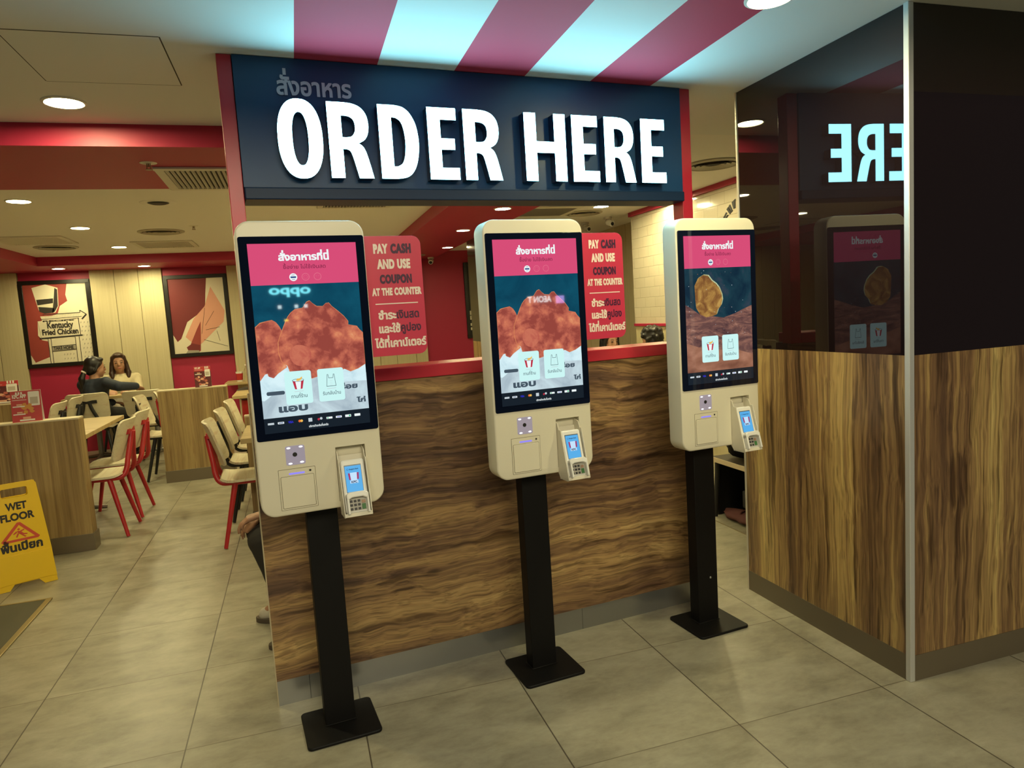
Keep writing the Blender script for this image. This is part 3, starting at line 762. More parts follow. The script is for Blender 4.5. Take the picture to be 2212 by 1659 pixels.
KEYW = P('terminal_key', (.035, .035, .04), .5); KEYG = P('terminal_key_green', (.05, .18, .05), .5); KEYR = P('terminal_key_tan', (.42, .26, .17), .5); KEYPAD = P('terminal_keypad_grey', (.45, .43, .38), .5); TWHITE = P('terminal_white', (.84, .83, .79), .4); SLOGO = P('terminal_logo_white', (0, 0, 0), .45, 0, .12, (.55, .75, .95)); SDRED = P('terminal_logo_red', (0, 0, 0), .45, 0, .12, (.36, .03, .13)); SINK2 = P('terminal_ink', (0, 0, 0), .45, 0, .12, (.02, .04, .10))
def terminal(u, v, which):
    t = thing('payment_terminal', 'white card payment terminal in the cradle of the %s kiosk' % which, 'payment terminal', group='card payment terminals')
    M = Matrix.Translation(uv(u, v)) @ Matrix.Rotation(YAW+.004, 4, 'Z') @ Matrix.Translation((.0925, YF-.036, .894)) @ Matrix.Rotation(math.radians(-16), 4, 'X')
    t.matrix_world = M
    MB().prism(rr(-.0385, -.088, .0385, .088, .010), -.012, .020, 'xz').build('body', TWHITE, t, bevel=.006, seg=3)
    s = MB().bb(-.0285, -.0128, -.020, .0265, -.0105, .070).build('display_bezel', P('terminal_bezel', (.10, .14, .18), .3), t)
    mats = [TBLUE, SLOGO, SDRED, SINK2]; b = MB()
    b.bb(-.0270, -.0136, -.018, .0250, -.0130, .0665)
    z0 = .018
    b.flat([(-.011, z0), (.009, z0), (.010, z0+.026), (-.012, z0+.026)], -.0139, 'xz', 1)
    b.flat([(-.0165, z0+.003), (-.0108, z0+.003), (-.0125, z0+.025), (-.0185, z0+.025)], -.0141, 'xz', 2)
    b.flat([(.0145, z0+.003), (.0088, z0+.003), (.0105, z0+.025), (.0165, z0+.025)], -.0141, 'xz', 2)
    b.flat([(-.014, z0-.009), (.012, z0-.009), (.012, z0), (-.014, z0)], -.0139, 'xz', 1)
    b.text('KFC', -.001, z0-.0075, .0095, -.0143, width=.019, bold=.05, align='c', mi=3)
    b.text('Bangkok Bank', .002, .0535, .006, -.0140, width=.030, bold=.03, align='c', mi=3)
    b.ring(circ(-.0185, .0555, .0032, 12), circ(-.0185, .0555, .0024, 12), -.014, 3)
    b.build('display', mats, s, weld=False, norm=False)
    kp = MB().bb(-.026, -.0135, -.080, .028, -.0105, -.036).build('keypad', KEYPAD, t)
    for r in range(3):
        for c in range(3): MB().bb(-.0235+c*.0125, -.0155, -.0775+r*.0125, -.0150+c*.0125, -.0135, -.0700+r*.0125).build('key', KEYW, kp, bevel=.0008)
    MB().bb(.0140, -.0155, -.0775, .0265, -.0135, -.060).build('enter_key', KEYG, kp, bevel=.001)['label'] = 'green enter key'
    MB().bb(.0140, -.0155, -.0575, .0265, -.0135, -.0475).build('cancel_key', KEYR, kp, bevel=.001)['label'] = 'tan cancel key'
    sh = MB()
    sh.prism(rr(-.0345, -.090, -.0265, -.030, .003), -.034, -.008, 'xz'); sh.prism(rr(.0295, -.090, .0365, -.030, .003), -.034, -.008, 'xz')
    sh.prism([(-.0345, -.046), (-.016, -.037), (.018, -.037), (.0365, -.046), (.0365, -.026), (.026, -.019), (-.024, -.019), (-.0345, -.026)], -.034, -.008, 'xz')
    sh.build('keypad_shield', TWHITE, t, bevel=.003)
    return t
for (u, v, lab, pic, sg, wh) in KS:
    kiosk(u, v, lab, pic, sg); terminal(u, v, wh)

# ================================================================== ceiling fittings
def downlight(x, y, z, r, label, grp='round ceiling downlights'):
    t = thing('downlight', label, 'ceiling light', (x, y, z), 0, grp)
    MB().lathe([(r+.001, .0), (r+.014, .0), (r+.014, -.004), (r+.004, -.007), (r, -.003), (r, .0)], (0, 0, 0), 32).build('trim_ring', LAMPRING, t, smooth='auto')
    MB().lathe([(.0001, -.0035), (r, -.0035), (r, -.001), (.0001, -.001)], (0, 0, 0), 32).build('diffuser', LAMPMAT, t)
    return t
for a in ((-.614, .594, CZ, .066, 'downlight in the white ceiling left of the red striped part'),
          (1.80, .652, CZ, .066, 'downlight behind the dark sign, mirrored high in the black glass'),
          (1.714, -.715, CZ, .066, 'downlight cut by the top edge beside the right red ceiling stripe'),
          (-1.508, 2.87, CZ+.004, .066, 'nearest downlight in the cream ceiling over the dining room'),
          (-1.489, 4.219, CZ+.004, .066, 'second downlight from the front in the cream dining ceiling'),
          (-1.51, 5.714, CZ+.004, .066, 'farthest downlight in the cream dining ceiling, beside the square grille'),
          (.22, 2.95, CZ+.004, .066, 'downlight just peeking out under the dark sign'),
          (.22, 4.25, CZ+.004, .066, 'downlight in the cream ceiling behind the dark sign'),
          (.22, 5.6, CZ+.004, .066, 'rear downlight in the cream ceiling behind the left kiosk'),
          (-2.412, 6.877, SZ, .06, 'downlight in the red soffit above the picture with the arrow'),
          (-1.502, 6.908, SZ, .06, 'downlight in the red soffit between the two pictures'),
          (1.88, 2.85, SZ, .06, 'nearest downlight in the red ceiling beam behind the middle kiosk'),
          (1.867, 4.196, SZ, .06, 'second downlight in the red ceiling beam behind the middle kiosk'),
          (2.06, 5.837, SZ, .06, 'farthest downlight in the red beam, half hidden by the dark column'),
          (3.03, 3.45, CZ, .066, 'downlight above the pair of small dome cameras'),
          (3.44, 3.08, CZ, .066, 'downlight close to the cream tiled wall'),
          (3.0, 2.2, CZ, .066, 'downlight hidden behind the right end of the sign')):
    downlight(*a)
def grille(x0, y0, x1, y1, z, label, n=15, axis='y', slats=True):
    t = thing('air_vent', label, 'vent', ((x0+x1)/2, (y0+y1)/2, z))
    a, b = (x1-x0)/2, (y1-y0)/2; fr = .045
    f = MB(); f.bb(-a, -b, -.012, a, -b+fr, 0); f.bb(-a, b-fr, -.012, a, b, 0); f.bb(-a, -b+fr, -.012, -a+fr, b-fr, 0); f.bb(a-fr, -b+fr, -.012, a, b-fr, 0)
    f.build('vent_frame', VENTSLAT, t, bevel=.003)
    MB().bb(-a+fr, -b+fr, -.002, a-fr, b-fr, -.0005).build('vent_duct', VENTDARK, t)
    if slats:
        for i in range(n):
            x = -a+fr+(i+.5)*(2*a-2*fr)/n
            MB().bb(-.002, -b+fr, -.012, .0025, b-fr, .004, M=Matrix.Translation((x, 0, -.003)) @ Matrix.Rotation(.5, 4, 'Y')).build('slat', VENTSLAT, t)
    else: MB().bb(-a+fr, -b+fr, -.009, a-fr, b-fr, -.003).build('vent_plate', P('grey_filter', (.16, .14, .12), .8), t)
    return t
grille(-.433, 1.318, .155, 1.91, SZ, 'large white slatted air vent in the red soffit beside the left post', 20)
grille(-1.325, 5.285, -.745, 5.865, CZ+.004, 'square slatted vent in the dining ceiling, right of the small lights', 22)
grille(-2.35, 4.69, -1.77, 5.27, CZ+.004, 'square slatted vent at the left edge of the dining ceiling', 22)
grille(.445, 2.76, 1.035, 3.32, CZ+.004, 'slatted vent half hidden above the left kiosk behind the sign', 20)
grille(2.30, 3.42, 2.85, 4.00, CZ, 'plain grey square vent behind the middle kiosk', 2, slats=False)
def diffuser(x, y, z, r, label):
    t = thing('ceiling_diffuser', label, 'vent', (x, y, z))
    MB().lathe([(r, 0), (r, -.006), (r*.86, -.014), (r*.82, -.004), (r*.82, 0)], seg=40).build('outer_ring', VENTGREY, t, smooth='auto')
    for k in (.76, .58, .40): MB().lathe([(r*k, -.010), (r*(k-.12), -.001), (r*(k-.12), -.004), (r*(k-.01), -.014)], seg=36).build('cone_ring', VENTGREY, t, smooth='auto')
    MB().lathe([(.0001, -.0015), (r*.82, -.0015), (r*.82, -.0005), (.0001, -.0005)], seg=36).build('duct', VENTDARK, t)
    return t
diffuser(-.916, 4.574, CZ+.004, .20, 'round ceiling diffuser left of the small sprinkler')
diffuser(-2.06, 5.60, CZ+.004, .20, 'round ceiling diffuser behind the leftmost square vent')
diffuser(3.025, 3.86, CZ, .19, 'round ceiling diffuser above the dome cameras')
diffuser(3.064, 1.66, CZ, .20, 'round ceiling diffuser between the right post and mirror pillar')
diffuser(1.78, 6.75, SZ, .17, 'round diffuser in the red soffit beside the wall camera')
# hatch in the white ceiling
ah = thing('ceiling_hatch', 'square access hatch outlined in the white ceiling at top left', 'hatch', (-.375, .105, CZ))
hm = MB(); hw, hh2 = .225, .235
MB().bb(-hw, -hh2, -.0012, hw, hh2, 0).build('hatch_panel', CEIL, ah)
hm.bb(hw, -hh2, -.0013, hw+.004, hh2, .0); hm.bb(-hw-.003, -hh2, -.0013, -hw, hh2, 0); hm.bb(-hw, hh2, -.0013, hw, hh2+.0028, 0); hm.bb(-hw, -hh2-.0028, -.0013, hw, -hh2, 0)
hm.build('hatch_gap', P('hatch_shadow_gap', (.07, .06, .04), .9), ah)
def sprinkler(x, y, z, label, ring=True):
    t = thing('sprinkler', label, 'sprinkler', (x, y, z))
    MB().lathe([(.0001, -.003), (.034, -.003), (.040, -.001), (.040, 0), (.0001, 0)], seg=24).build('rosette', VENTSLAT, t, smooth='auto')
    b = MB().lathe([(.0001, -.034), (.016, -.034), (.016, -.031), (.0001, -.031)], seg=16); b.tube([(-.008, 0, -.003), (-.008, 0, -.032)], .0022, 6); b.tube([(.008, 0, -.003), (.008, 0, -.032)], .0022, 6); b.tube([(0, 0, -.003), (0, 0, -.02)], .004, 8)
    b.build('spray_head', P('sprinkler_metal', (.35, .28, .18), .4, .7), t)
    return t
sprinkler(-.598, 4.248, CZ+.004, 'small sprinkler hanging from the cream dining ceiling')
sprinkler(-.435, 1.235, SZ, 'small ringed sprinkler on the red soffit beside the big vent')
sd = thing('ceiling_speaker', 'dark fitting with torn cover in the dining ceiling beyond the big vent', 'ceiling fitting', (-.676, 3.0, CZ+.004))
MB().lathe([(.0001, -.002), (.085, -.002), (.115, -.006), (.125, -.001), (.125, 0), (.0001, 0)], seg=32).build('cover_ring', WHITE_CEIL, sd, smooth='auto')
MB().lathe([(.0001, -.012), (.05, -.012), (.072, -.004), (.0001, -.004)], seg=20).build('dark_centre', BLACK, sd)
def cctv(x, y, z, rz, label):
    t = thing('dome_camera', label, 'security camera', (x, y, z), rz)
    MB().lathe([(.0001, 0), (.045, 0), (.045, -.018), (.040, -.022), (.0001, -.022)], seg=24).build('mount_base', P('camera_white', (.72, .68, .62), .4), t, smooth='auto')
    b = MB().ball((0, -.012, -.052), .038, 20, 12); b.tube([(0, -.012, -.055), (0, -.062, -.075)], [.034, .032], 18)
    b.build('camera_body', MATS['camera_white'], t, smooth='auto')
    MB().ball((0, -.063, -.0755), (.022, .008, .022), 14, 8).build('lens', BLACK, t, smooth=True)
    return t
cctv(3.36, 4.60, CZ, .3, 'left one of two small dome cameras above the right sign plate')
cctv(3.45, 4.20, CZ, .35, 'right one of two small dome cameras above the right sign plate')
cctv(2.10, 7.15, SZ, -.3, 'small dome camera high in front of the plain red wall')

# ================================================================== dining furniture
def chair_proto(name, metal, label):
    t = thing(name, label, 'chair')
    def seat(a, b):
        w_, h_, r = .195, .20, .05
        y = b*h_; q = max(0, abs(y)-(h_-r)); x = a*(w_-r+math.sqrt(max(r*r-q*q, 0)))
        return (x, y, .440-.018*max(0, (b-.5)/.5)**2+.02*max(0, (-b-.6)/.4)**2-.006*(1-a*a))
    s = sheet(seat, 12, 14, .016).build('seat', PLY, t, smooth='auto')
    def back(a, b):
        w_, h_, r = .203, .146, .045
        z = b*h_; q = max(0, abs(z)-(h_-r)); x = a*(w_-r+math.sqrt(max(r*r-q*q, 0)))*(1+.04*b)
        return (x, -.215-.047*b+.045*(x/.203)**2-.02, .690+z)
    sheet(back, 12, 12, .015).build('backrest', PLY, t, smooth='auto')
    f = MB()
    for s_ in (-1, 1):
        path = cr3([(s_*.028, -.262, .735), (s_*.045, -.252, .66), (s_*.085, -.236, .56), (s_*.120, -.225, .48), (s_*.135, -.195, .432), (s_*.14, -.12, .424), (s_*.14, .15, .424)], 4)
        f.tube(path, .0185, 10)
    f.bb(-.10, -.262, .725, .10, -.243, .760)
    f.bb(-.14, -.10, .412, .14, -.07, .436); f.bb(-.14, .09, .412, .14, .12, .436)
    f.build('frame', metal, t, smooth='auto')
    for sx in (-1, 1):
        for sy in (-1, 1):
            MB().tube([(sx*.135, sy*.11, .425), (sx*.20, sy*.205, .004)], [.019, .0125], 12).build('leg', metal, t, smooth='auto')
    return t
RC = chair_proto('dining_chair', REDMETAL, '')
BC = chair_proto('dining_chair', BLACKMETAL, '')
used = set()
FX = -PI/2; FMX = PI/2; FY = 0.; FMY = PI                     # facing +X, -X, +Y, -Y
def chair(kind, x, y, rz, label):
    src = RC if kind == 'red' else BC
    if kind not in used: used.add(kind); o = src
    else: o = copy_tree(src)
    o.location = (x, y, 0); o.rotation_euler = (0, 0, rz)
    tag(o, label, 'chair', 'plywood dining chairs')
    return o
chair('red', -.175, 2.37, FX+.04, 'red framed plywood chair nearest the left kiosk, first of the row of three')
chair('black', -.165, 3.0, FX, 'black framed plywood chair in the middle of the row beside the left kiosk')
chair('black', -.155, 3.66, FX, 'black framed plywood chair farthest in the row beside the left kiosk')
chair('red', -1.285, 3.02, FMX, 'red framed plywood chair right behind the low oak partition by the wet floor sign')
chair('red', -1.285, 3.55, FMX-.03, 'red framed plywood chair second behind the partition by the wet floor sign')
chair('black', -2.29, 5.06, FMX, 'black framed plywood chair left of the dark jacketed person, nearer one of two')
chair('black', -2.29, 5.62, FMX, 'black framed plywood chair left of the dark jacketed person, farther one of two')
chair('black', -2.04, 6.16, FY, 'black framed plywood chair the dark jacketed person sits on')
chair('black', -1.43, 5.98, FY-.12, 'black framed plywood chair under the elbow of the dark jacketed person')
chair('black', -1.10, 4.98, FX, 'black framed plywood chair behind the left end of the farther partition')
chair('red', -1.0, 5.46, FX, 'red framed plywood chair beyond the black one at the farther partition')
chair('black', -1.95, 7.02, FMY, 'plywood chair against the far wall under the person in the cream top')
chair('black', .36, .72, FMX, 'black framed chair behind the counter, under the person with hand on knee')
chair('black', 1.35, 6.55, FY, 'plywood chair back peeking over the red ledge under the left sign plate')
chair('black', 1.84, 6.55, FY, 'plywood chair back peeking over the red ledge in front of the plain red wall')
chair('black', 3.30, 3.05, FY, 'chair under the curly haired person beside the right kiosk')
chair('black', 3.44, 4.30, FMY, 'chair under the person whose face shows below the right sign plate')
chair('black', -2.08, 3.15, FX, 'plywood chair top at the left photo edge behind the front partition')

def table(x0, y0, x1, y1, z, label, ped=True, name='dining_table'):
    t = thing(name, label, 'table', ((x0+x1)/2, (y0+y1)/2, 0)); a, b = (x1-x0)/2, (y1-y0)/2
    MB().bb(-a, -b, z-.032, a, b, z).build('tabletop', OAKTOP, t, bevel=.003)
    if ped:
        n = 2 if max(a, b) > .55 else 1
        for k in range(n):
            ox, oy = (0, 0) if n == 1 else ((0, b*(k-.5)) if b > a else (a*(k-.5), 0))
            c = MB().tube([(ox, oy, .02), (ox, oy, z-.032)], .03, 14).build('pedestal', P('table_metal', (.28, .27, .24), .4, .7), t, smooth='auto')
            fb = MB()
            for dx, dy in ((1, 0), (-1, 0), (0, 1), (0, -1)): fb.tube([(ox, oy, .045), (ox+dx*.24, oy+dy*.24, .024)], [.022, .016], 10)
            fb.build('foot', MATS['table_metal'], t, smooth='auto')
    return t
table(-2.05, 2.80, -1.31, 4.15, .745, 'oak table behind the front partition, between the red chairs and left photo edge')
table(-2.45, 6.48, -1.19, 6.79, .745, 'oak table between the two seated people in front of the far wall')
table(-.20, 1.93, .52, 2.56, .75, 'oak table corner showing beside the left edge of the left kiosk')
table(-.16, 2.76, .55, 4.10, .75, 'oak table behind the narrow oak panel at the kiosk edge')
table(-.49, 5.0, .25, 5.65, .75, 'oak table corner beyond the farther partition, below the paper cup')
table(-.72, 6.82, .15, 7.29, .76, 'oak wall table with a paper cup, below the right picture')
table(-2.95, 4.85, -2.55, 6.2, .745, 'oak table at the red wall behind the two black chairs')
table(2.75, 3.47, 3.55, 3.92, .745, 'oak table between the two people behind the right kiosk')
def partition(x0, x1, y0, y1, z, label):
    t = thing('low_partition', label, 'partition', ((x0+x1)/2, (y0+y1)/2, 0)); a, b = (x1-x0)/2, (y1-y0)/2
    MB().bb(-a, -b, .10, a, b, z-.012).build('panel', OAK, t)
    MB().bb(-a-.004, -b-.004, 0, a+.012, b+.004, .115).build('skirting', BROWNSKIRT, t, bevel=.002)
    MB().bb(-a, -b, z-.012, a, b, z).build('top_cap', P('pale_cap', (.62, .53, .34), .45), t, bevel=.002)
    return t
partition(-2.7, -1.245, 2.60, 2.72, .910, 'low oak partition at the left photo edge behind the wet floor sign')
partition(-1.112, -.50, 4.63, 4.75, .895, 'low oak partition in the middle distance with a menu card on top')
partition(-.215, .60, 2.61, 2.68, .815, 'narrow oak partition end just left of the left kiosk')
partition(-3.5, -2.14, 4.20, 4.30, .925, 'low oak partition at the far left photo edge carrying a menu card')
# black round stool by the wall
st = thing('stool', 'round black padded stool on a red base, behind the chairs beside the left kiosk', 'stool', (-.33, 6.15, 0))
MB().lathe([(.0001, .60), (.15, .60), (.21, .63), (.22, .67), (.20, .72), (.14, .745), (.0001, .75)], seg=30).build('cushion', P('black_vinyl', (.02, .017, .015), .45), st, smooth='auto')
MB().lathe([(.0001, 0), (.16, 0), (.17, .02), (.16, .60), (.0001, .60)], seg=24).build('base', REDMETAL, st, smooth='auto')

# menu cards (folded tents)
FOODO = P('food_photo_orange', (.62, .27, .04), .5); FOODR = P('food_photo_red', (.48, .12, .08), .5); FOODP = P('food_photo_pale', (.72, .38, .24), .5); CARDRED = P('card_red', (.50, .035, .03), .45); CARDDK = P('card_dark', (.10, .012, .01), .5); CODE = P('card_grey_print', (.50, .44, .34), .6)
def tent(x, y, z, rz, w_, h_, label, dark):
    t = thing('menu_card', label, 'menu card', (x, y, z), rz, 'folded menu cards')
    T = Matrix.Rotation(-.13, 4, 'X')
    MB().bb(-w_/2, 0, 0, w_/2, .002, h_, M=T).build('front_panel', CARDDK if dark else CARDRED, t)
    T2 = Matrix.Translation((0, .075*h_/.25, 0)) @ Matrix.Rotation(.13, 4, 'X')
    MB().bb(-w_/2, 0, 0, w_/2, .002, h_, M=T2).build('back_panel', WHITE, t)
    MB().bb(-w_/2, .002, .0, w_/2, .075*h_/.25, .002).build('bottom_flap', WHITE, t)
    b = MB(); W = lambda fx, fz: (-w_/2+fx*w_, fz*h_)
    def pg(pts, mi, d=-.0008): b.flat([W(*p) for p in pts], d, 'xz', mi, T)
    def bx(x0, z0, x1, z1, mi, d=-.0008): pg([(x0, z0), (x1, z0), (x1, z1), (x0, z1)], mi, d)
    if dark: bx(0, .78, 1, 1, 2); bx(0, 0, 1, .06, 3)
    for k in range(3): bx(.17+k*.085 if not dark else .66+k*.085, .885, .225+k*.085 if not dark else .71+k*.085, .965 if not dark else 1., 0, -.0012)
    b.text('KFC APP', -w_/2+.06*w_, (.77 if not dark else .90)*h_, (.034 if not dark else .022), -.0012, width=w_*(.46 if not dark else .34), bold=.05, mi=0, M=T)
    bx(.05, .70 if not dark else .84, .52, .715 if not dark else .85, 0, -.0012)
    pg(rr(.58 if not dark else .64, .50, .96, .96 if not dark else .86, .03), 0, -.0014)
    bx(.64 if not dark else .68, .56, .90, .78 if not dark else .74, 1, -.0018)
    rnd = random.Random(3)
    for k in range(13):
        cx, cz = rnd.uniform(.36, .72) if not dark else rnd.uniform(.1, .8), rnd.uniform(.30, .55) if not dark else rnd.uniform(.14, .5)
        a0 = rnd.uniform(0, PI); q = .10; e = .045
        pg([(cx+q*math.cos(a0+s1)*(1 if i % 2 else .6), cz+e*1.3*math.sin(a0+s1)) for i, s1 in enumerate((0, .8, 1.7, 2.6, 3.4, 4.2, 5.1, 5.8))], 4 if not dark else (5 if k % 3 else 6), -.0011-.00007*k)
    for zz in ((.48, .23) if not dark else (.62,)): bx(.05, zz, .45, zz+.035, 0, -.0022); bx(.18, zz+.05, .36, zz+.10, 6, -.0022)
    bx(.25, .03, .75, .08, 0, -.0022); bx(.36, .09, .62, .16, 6, -.0022)
    b.build('print', [WHITE, CODE, CARDRED, CARDDK, FOODO, FOODR, FOODP], t, weld=False)
    return t
tent(-1.545, 2.632, .910, .10, .168, .205, 'red folded menu card with golden food photo on the front partition', False)
tent(-2.225, 4.225, .925, .10, .24, .19, 'dark red folded menu card on the far left partition', True)
tent(-.705, 4.665, .895, .10, .148, .198, 'dark red folded menu card on the partition below the right picture', True)

# cup and bottles on the wall table
cp = thing('paper_cup', 'white and red paper cup with a straw on the wall table', 'cup', (-.545, 6.98, .76))
MB().lathe([(.0001, 0), (.033, 0), (.046, .125), (.048, .127), (.044, .127), (.0001, .12)], seg=28).build('cup', WHITE, cp, smooth='auto')
MB().lathe([(.0353, .02), (.0435, .105), (.0445, .105), (.0363, .02)], seg=28).build('red_band', REDPRINT, cp)
MB().tube([(-.005, 0, .10), (-.02, 0, .21)], .004, 8).build('straw', P('straw_pink', (.75, .42, .36), .5), cp)
CLEAR = P('clear_plastic', (.92, .88, .75), .08); NT(CLEAR).b.inputs['Transmission Weight'].default_value = .9
for i, (bx_, by_, lb) in enumerate(((-.455, 6.95, 'clear plastic bottle right beside the paper cup'), (-.39, 7.0, 'clear plastic bottle farther right of the paper cup, by the kiosk edge'))):
    bo = thing('bottle', lb, 'bottle', (bx_, by_, .76), 0, 'clear bottles on the wall table')
    MB().lathe([(.0001, 0), (.030, 0), (.033, .01), (.033, .12), (.026, .15), (.013, .18), (.013, .20), (.0001, .20)], seg=22).build('bottle_body', CLEAR, bo, smooth='auto')
    MB().lathe([(.0001, .20), (.015, .20), (.015, .218), (.0001, .218)], seg=16).build('cap', WHITE, bo)

# ---------------------------------------------------------------- pictures on the far wall
FRAME = P('black_picture_frame', (.010, .008, .006), .35)
ARTC = P('art_cream', (.70, .64, .48), .6); ARTR = P('art_red', (.30, .045, .035), .6); ARTM = P('art_maroon', (.17, .020, .022), .6); ARTP = P('art_pink', (.70, .34, .24), .6); ARTK = P('art_ink', (.03, .025, .02), .6); ARTG = P('art_grey', (.34, .31, .24), .6)
def picture(x0, x1, z0, z1, label, art, y=7.335, fr=.048):
    t = thing('picture', label, 'picture', ((x0+x1)/2, y, z0), 0); a = (x1-x0)/2; h = z1-z0
    f = MB(); f.bb(-a, -.035, 0, a, 0, fr); f.bb(-a, -.035, h-fr, a, 0, h); f.bb(-a, -.035, fr, -a+fr, 0, h-fr); f.bb(a-fr, -.035, fr, a, 0, h-fr)
    f.build('frame', FRAME, t, bevel=.003)
    b = MB(); aw, ah = 2*(a-fr), h-2*fr
    b.bb(-a+fr, -.02, fr, a-fr, -.001, h-fr, 0)
    def W(p): return (-a+fr+p[0]*aw, fr+p[1]*ah)
    def pg(pts, mi, k=1): b.flat([W(p) for p in pts], -.02-.0006*k, 'xz', mi)
    def line(p, q, t_, mi, k=4):
        p = Vector(W(p)); q = Vector(W(q)); n = (q-p).normalized(); n = Vector((-n.y, n.x))*t_
        b.flat([tuple(p+n), tuple(p-n), tuple(q-n), tuple(q+n)], -.02-.0006*k, 'xz', mi)
    def tx(s, x, z, hh, wd, mi=4, k=5): b.text(s, *W((x, z)), hh, -.02-.0006*k, width=wd*aw, bold=.045, mi=mi)
    art(pg, line, tx)
    b.build('artwork', [ARTC, ARTR, ARTM, ARTP, ARTK, ARTG], t, weld=False)
    return t
def art_sign(pg, line, tx):
    pg([(0, .12), (0, 1), (.70, 1), (.66, .86), (.68, .78), (.55, .72), (.5, .62), (.24, .57), (.20, .30), (.30, .28), (.29, .08), (.06, .02)], 1, 1)
    pg([(.14, .96), (.36, 1.0), (.55, .95), (.53, .72), (.47, .64), (.30, .63), (.21, .68), (.18, .80)], 0, 2)          # bucket
    pg([(.50, .95), (.54, .93), (.52, .72), (.46, .65), (.42, .64), (.46, .78)], 4, 3)
    pg([(.19, .81), (.46, .82), (.45, .76), (.20, .74)], 4, 3); pg([(.21, .72), (.46, .70), (.44, .64), (.30, .63), (.22, .66)], 4, 3)
    pg([(.22, .60), (.86, .60), (.86, .63), (.96, .58), (.87, .52), (.87, .55), (.24, .55)], 0, 2)
    line((.26, .62), (.86, .625), .004, 4); line((.86, .625), (.86, .655), .004, 4); line((.86, .655), (.96, .60), .005, 4); line((.96, .60), (.88, .54), .009, 4); line((.22, .56), (.88, .575), .003, 4)
    for k in range(22): line((.30+k*.025, .575), (.30+k*.025, .615), .0012, 5)
    pg([(.17, .54), (.84, .56), (.84, .34), (.20, .31), (.15, .36)], 0, 2)
    line((.17, .32), (.86, .335), .009, 4); line((.82, .56), (.83, .34), .004, 4); line((.20, .31), (.17, .54), .002, 5)
    tx("Kentucky", .31, .445, .105, .42); tx('Fried Chicken', .22, .362, .095, .58); tx('RECIPE', .25, .528, .022, .5)
    pg([(.30, 0), (.34, 0), (.34, .31), (.30, .31)], 0, 3); pg([(.74, 0), (.79, 0), (.77, .33), (.73, .33)], 0, 3)
    for x in (.30, .345, .735, .80): line((x, 0), (x, .32), .0035, 4)
    pg([(.35, .15), (.73, .16), (.73, .22), (.35, .21)], 5, 3); line((.35, .15), (.73, .16), .004, 4); line((.35, .21), (.73, .22), .004, 4)
    tx('TAKE HOME', .37, .168, .055, .32, 4, 6)
    for r in range(9):
        for c in range(3):
            cx = .845+c*.055+.02*(r % 2); cz = .04+r*.055
            if cx < .98: pg([(cx, cz), (cx+.022, cz+.022), (cx+.008, cz+.030)], 5, 3)
    for r in range(2):
        for c in range(4): pg([(.52+c*.05, .03+r*.055), (.54+c*.05, .05+r*.055), (.53+c*.05, .06+r*.055)], 5, 3)
def art_shapes(pg, line, tx):
    pg([(0, .26), (0, 1), (.70, 1), (.66, .80), (.62, .55), (.45, .50), (.28, .42), (.14, .20), (.07, .16)], 2, 1)
    pg([(.76, .88), (.98, .55), (.94, .40), (.50, .12), (.38, .10), (.22, .22), (.40, .46), (.62, .62)], 3, 2)
    pg([(.52, .42), (.44, .32), (.30, .12), (.36, .03), (.47, .02), (.50, .25)], 1, 3)
    pg([(.33, .13), (.47, .10), (.45, .01), (.26, .01), (.22, .08)], 2, 4)
    pg([(.20, 0), (.44, 0), (.44, .03), (.24, .04)], 5, 5)
    line((.62, .60), (.52, .25), .0022, 4); line((.78, .55), (.60, .36), .0022, 4); line((.60, .30), (.86, .33), .0022, 4); line((.55, .17), (.98, .06), .0025, 4); line((.80, .28), (.84, .14), .0022, 4)
picture(-2.989, -2.211, 1.105, 2.174, 'framed picture of a restaurant sign with arrow, left on the far wall', art_sign)
picture(-1.373, -.612, 1.112, 2.174, 'framed picture of maroon, pink and cream shapes, right on the far wall', art_shapes)
def art_dark(pg, line, tx):
    pg([(0, 0), (1, 0), (1, 1), (0, 1)], 4, 1)
    for k, (a, c) in enumerate(((.05, .20), (.0, .26), (.02, .32), (.0, .38))): pg([(0, a+.02+k*.09), (.3, a+.02+k*.09), (.3, a+.08+k*.09), (0, a+.08+k*.09)], 0, 2)
picture(2.60, 3.36, 1.095, 2.195, 'black framed picture half hidden behind the dark column', art_dark)

# ---------------------------------------------------------------- wet floor sign and mat
ws = thing('wet_floor_sign', 'yellow folding WET FLOOR sign standing at the left photo edge', 'floor sign', (-1.445, 1.985, 0), .43)
T = Matrix.Rotation(-.13, 4, 'X')
o_ = [(-.15, 0), (-.085, 0), (-.06, .032), (.06, .032), (.085, 0), (.15, 0), (.143, .20), (.112, .60), (.10, .618), (-.10, .618), (-.112, .60), (-.143, .20)]
hole = [(-.062, .535), (-.056, .542), (-.056, .582), (-.062, .588), (-.06, .59), (.06, .59), (.066, .582), (.066, .542), (.06, .535)]
hole = rr(-.065, .535, .065, .588, .01, 4)
def pane(y0, y1, M):
    b = MB(); L = [o_, hole[::-1]]
    P2, F = fill(L, 1); n = len(P2)
    b.add([M @ Vector((p[0], y0, p[1])) for p in P2], F); b.add([M @ Vector((p[0], y1, p[1])) for p in P2], [f[::-1] for f in F])
    for lp in L:
        q = len(lp); b.add([M @ Vector((p[0], y0, p[1])) for p in lp]+[M @ Vector((p[0], y1, p[1])) for p in lp], [(i, (i+1) % q, q+(i+1) % q, q+i) for i in range(q)])
    return b
fp = pane(-.012, .0, T).build('front_board', YELLOW, ws)
MB().prism([(-.142, .20), (-.150, .03), (-.10, .035), (.10, .035), (.150, .03), (.142, .20)], -.016, -.010, 'xz', M=T).build('lower_panel', YELLOW, fp, bevel=.002)
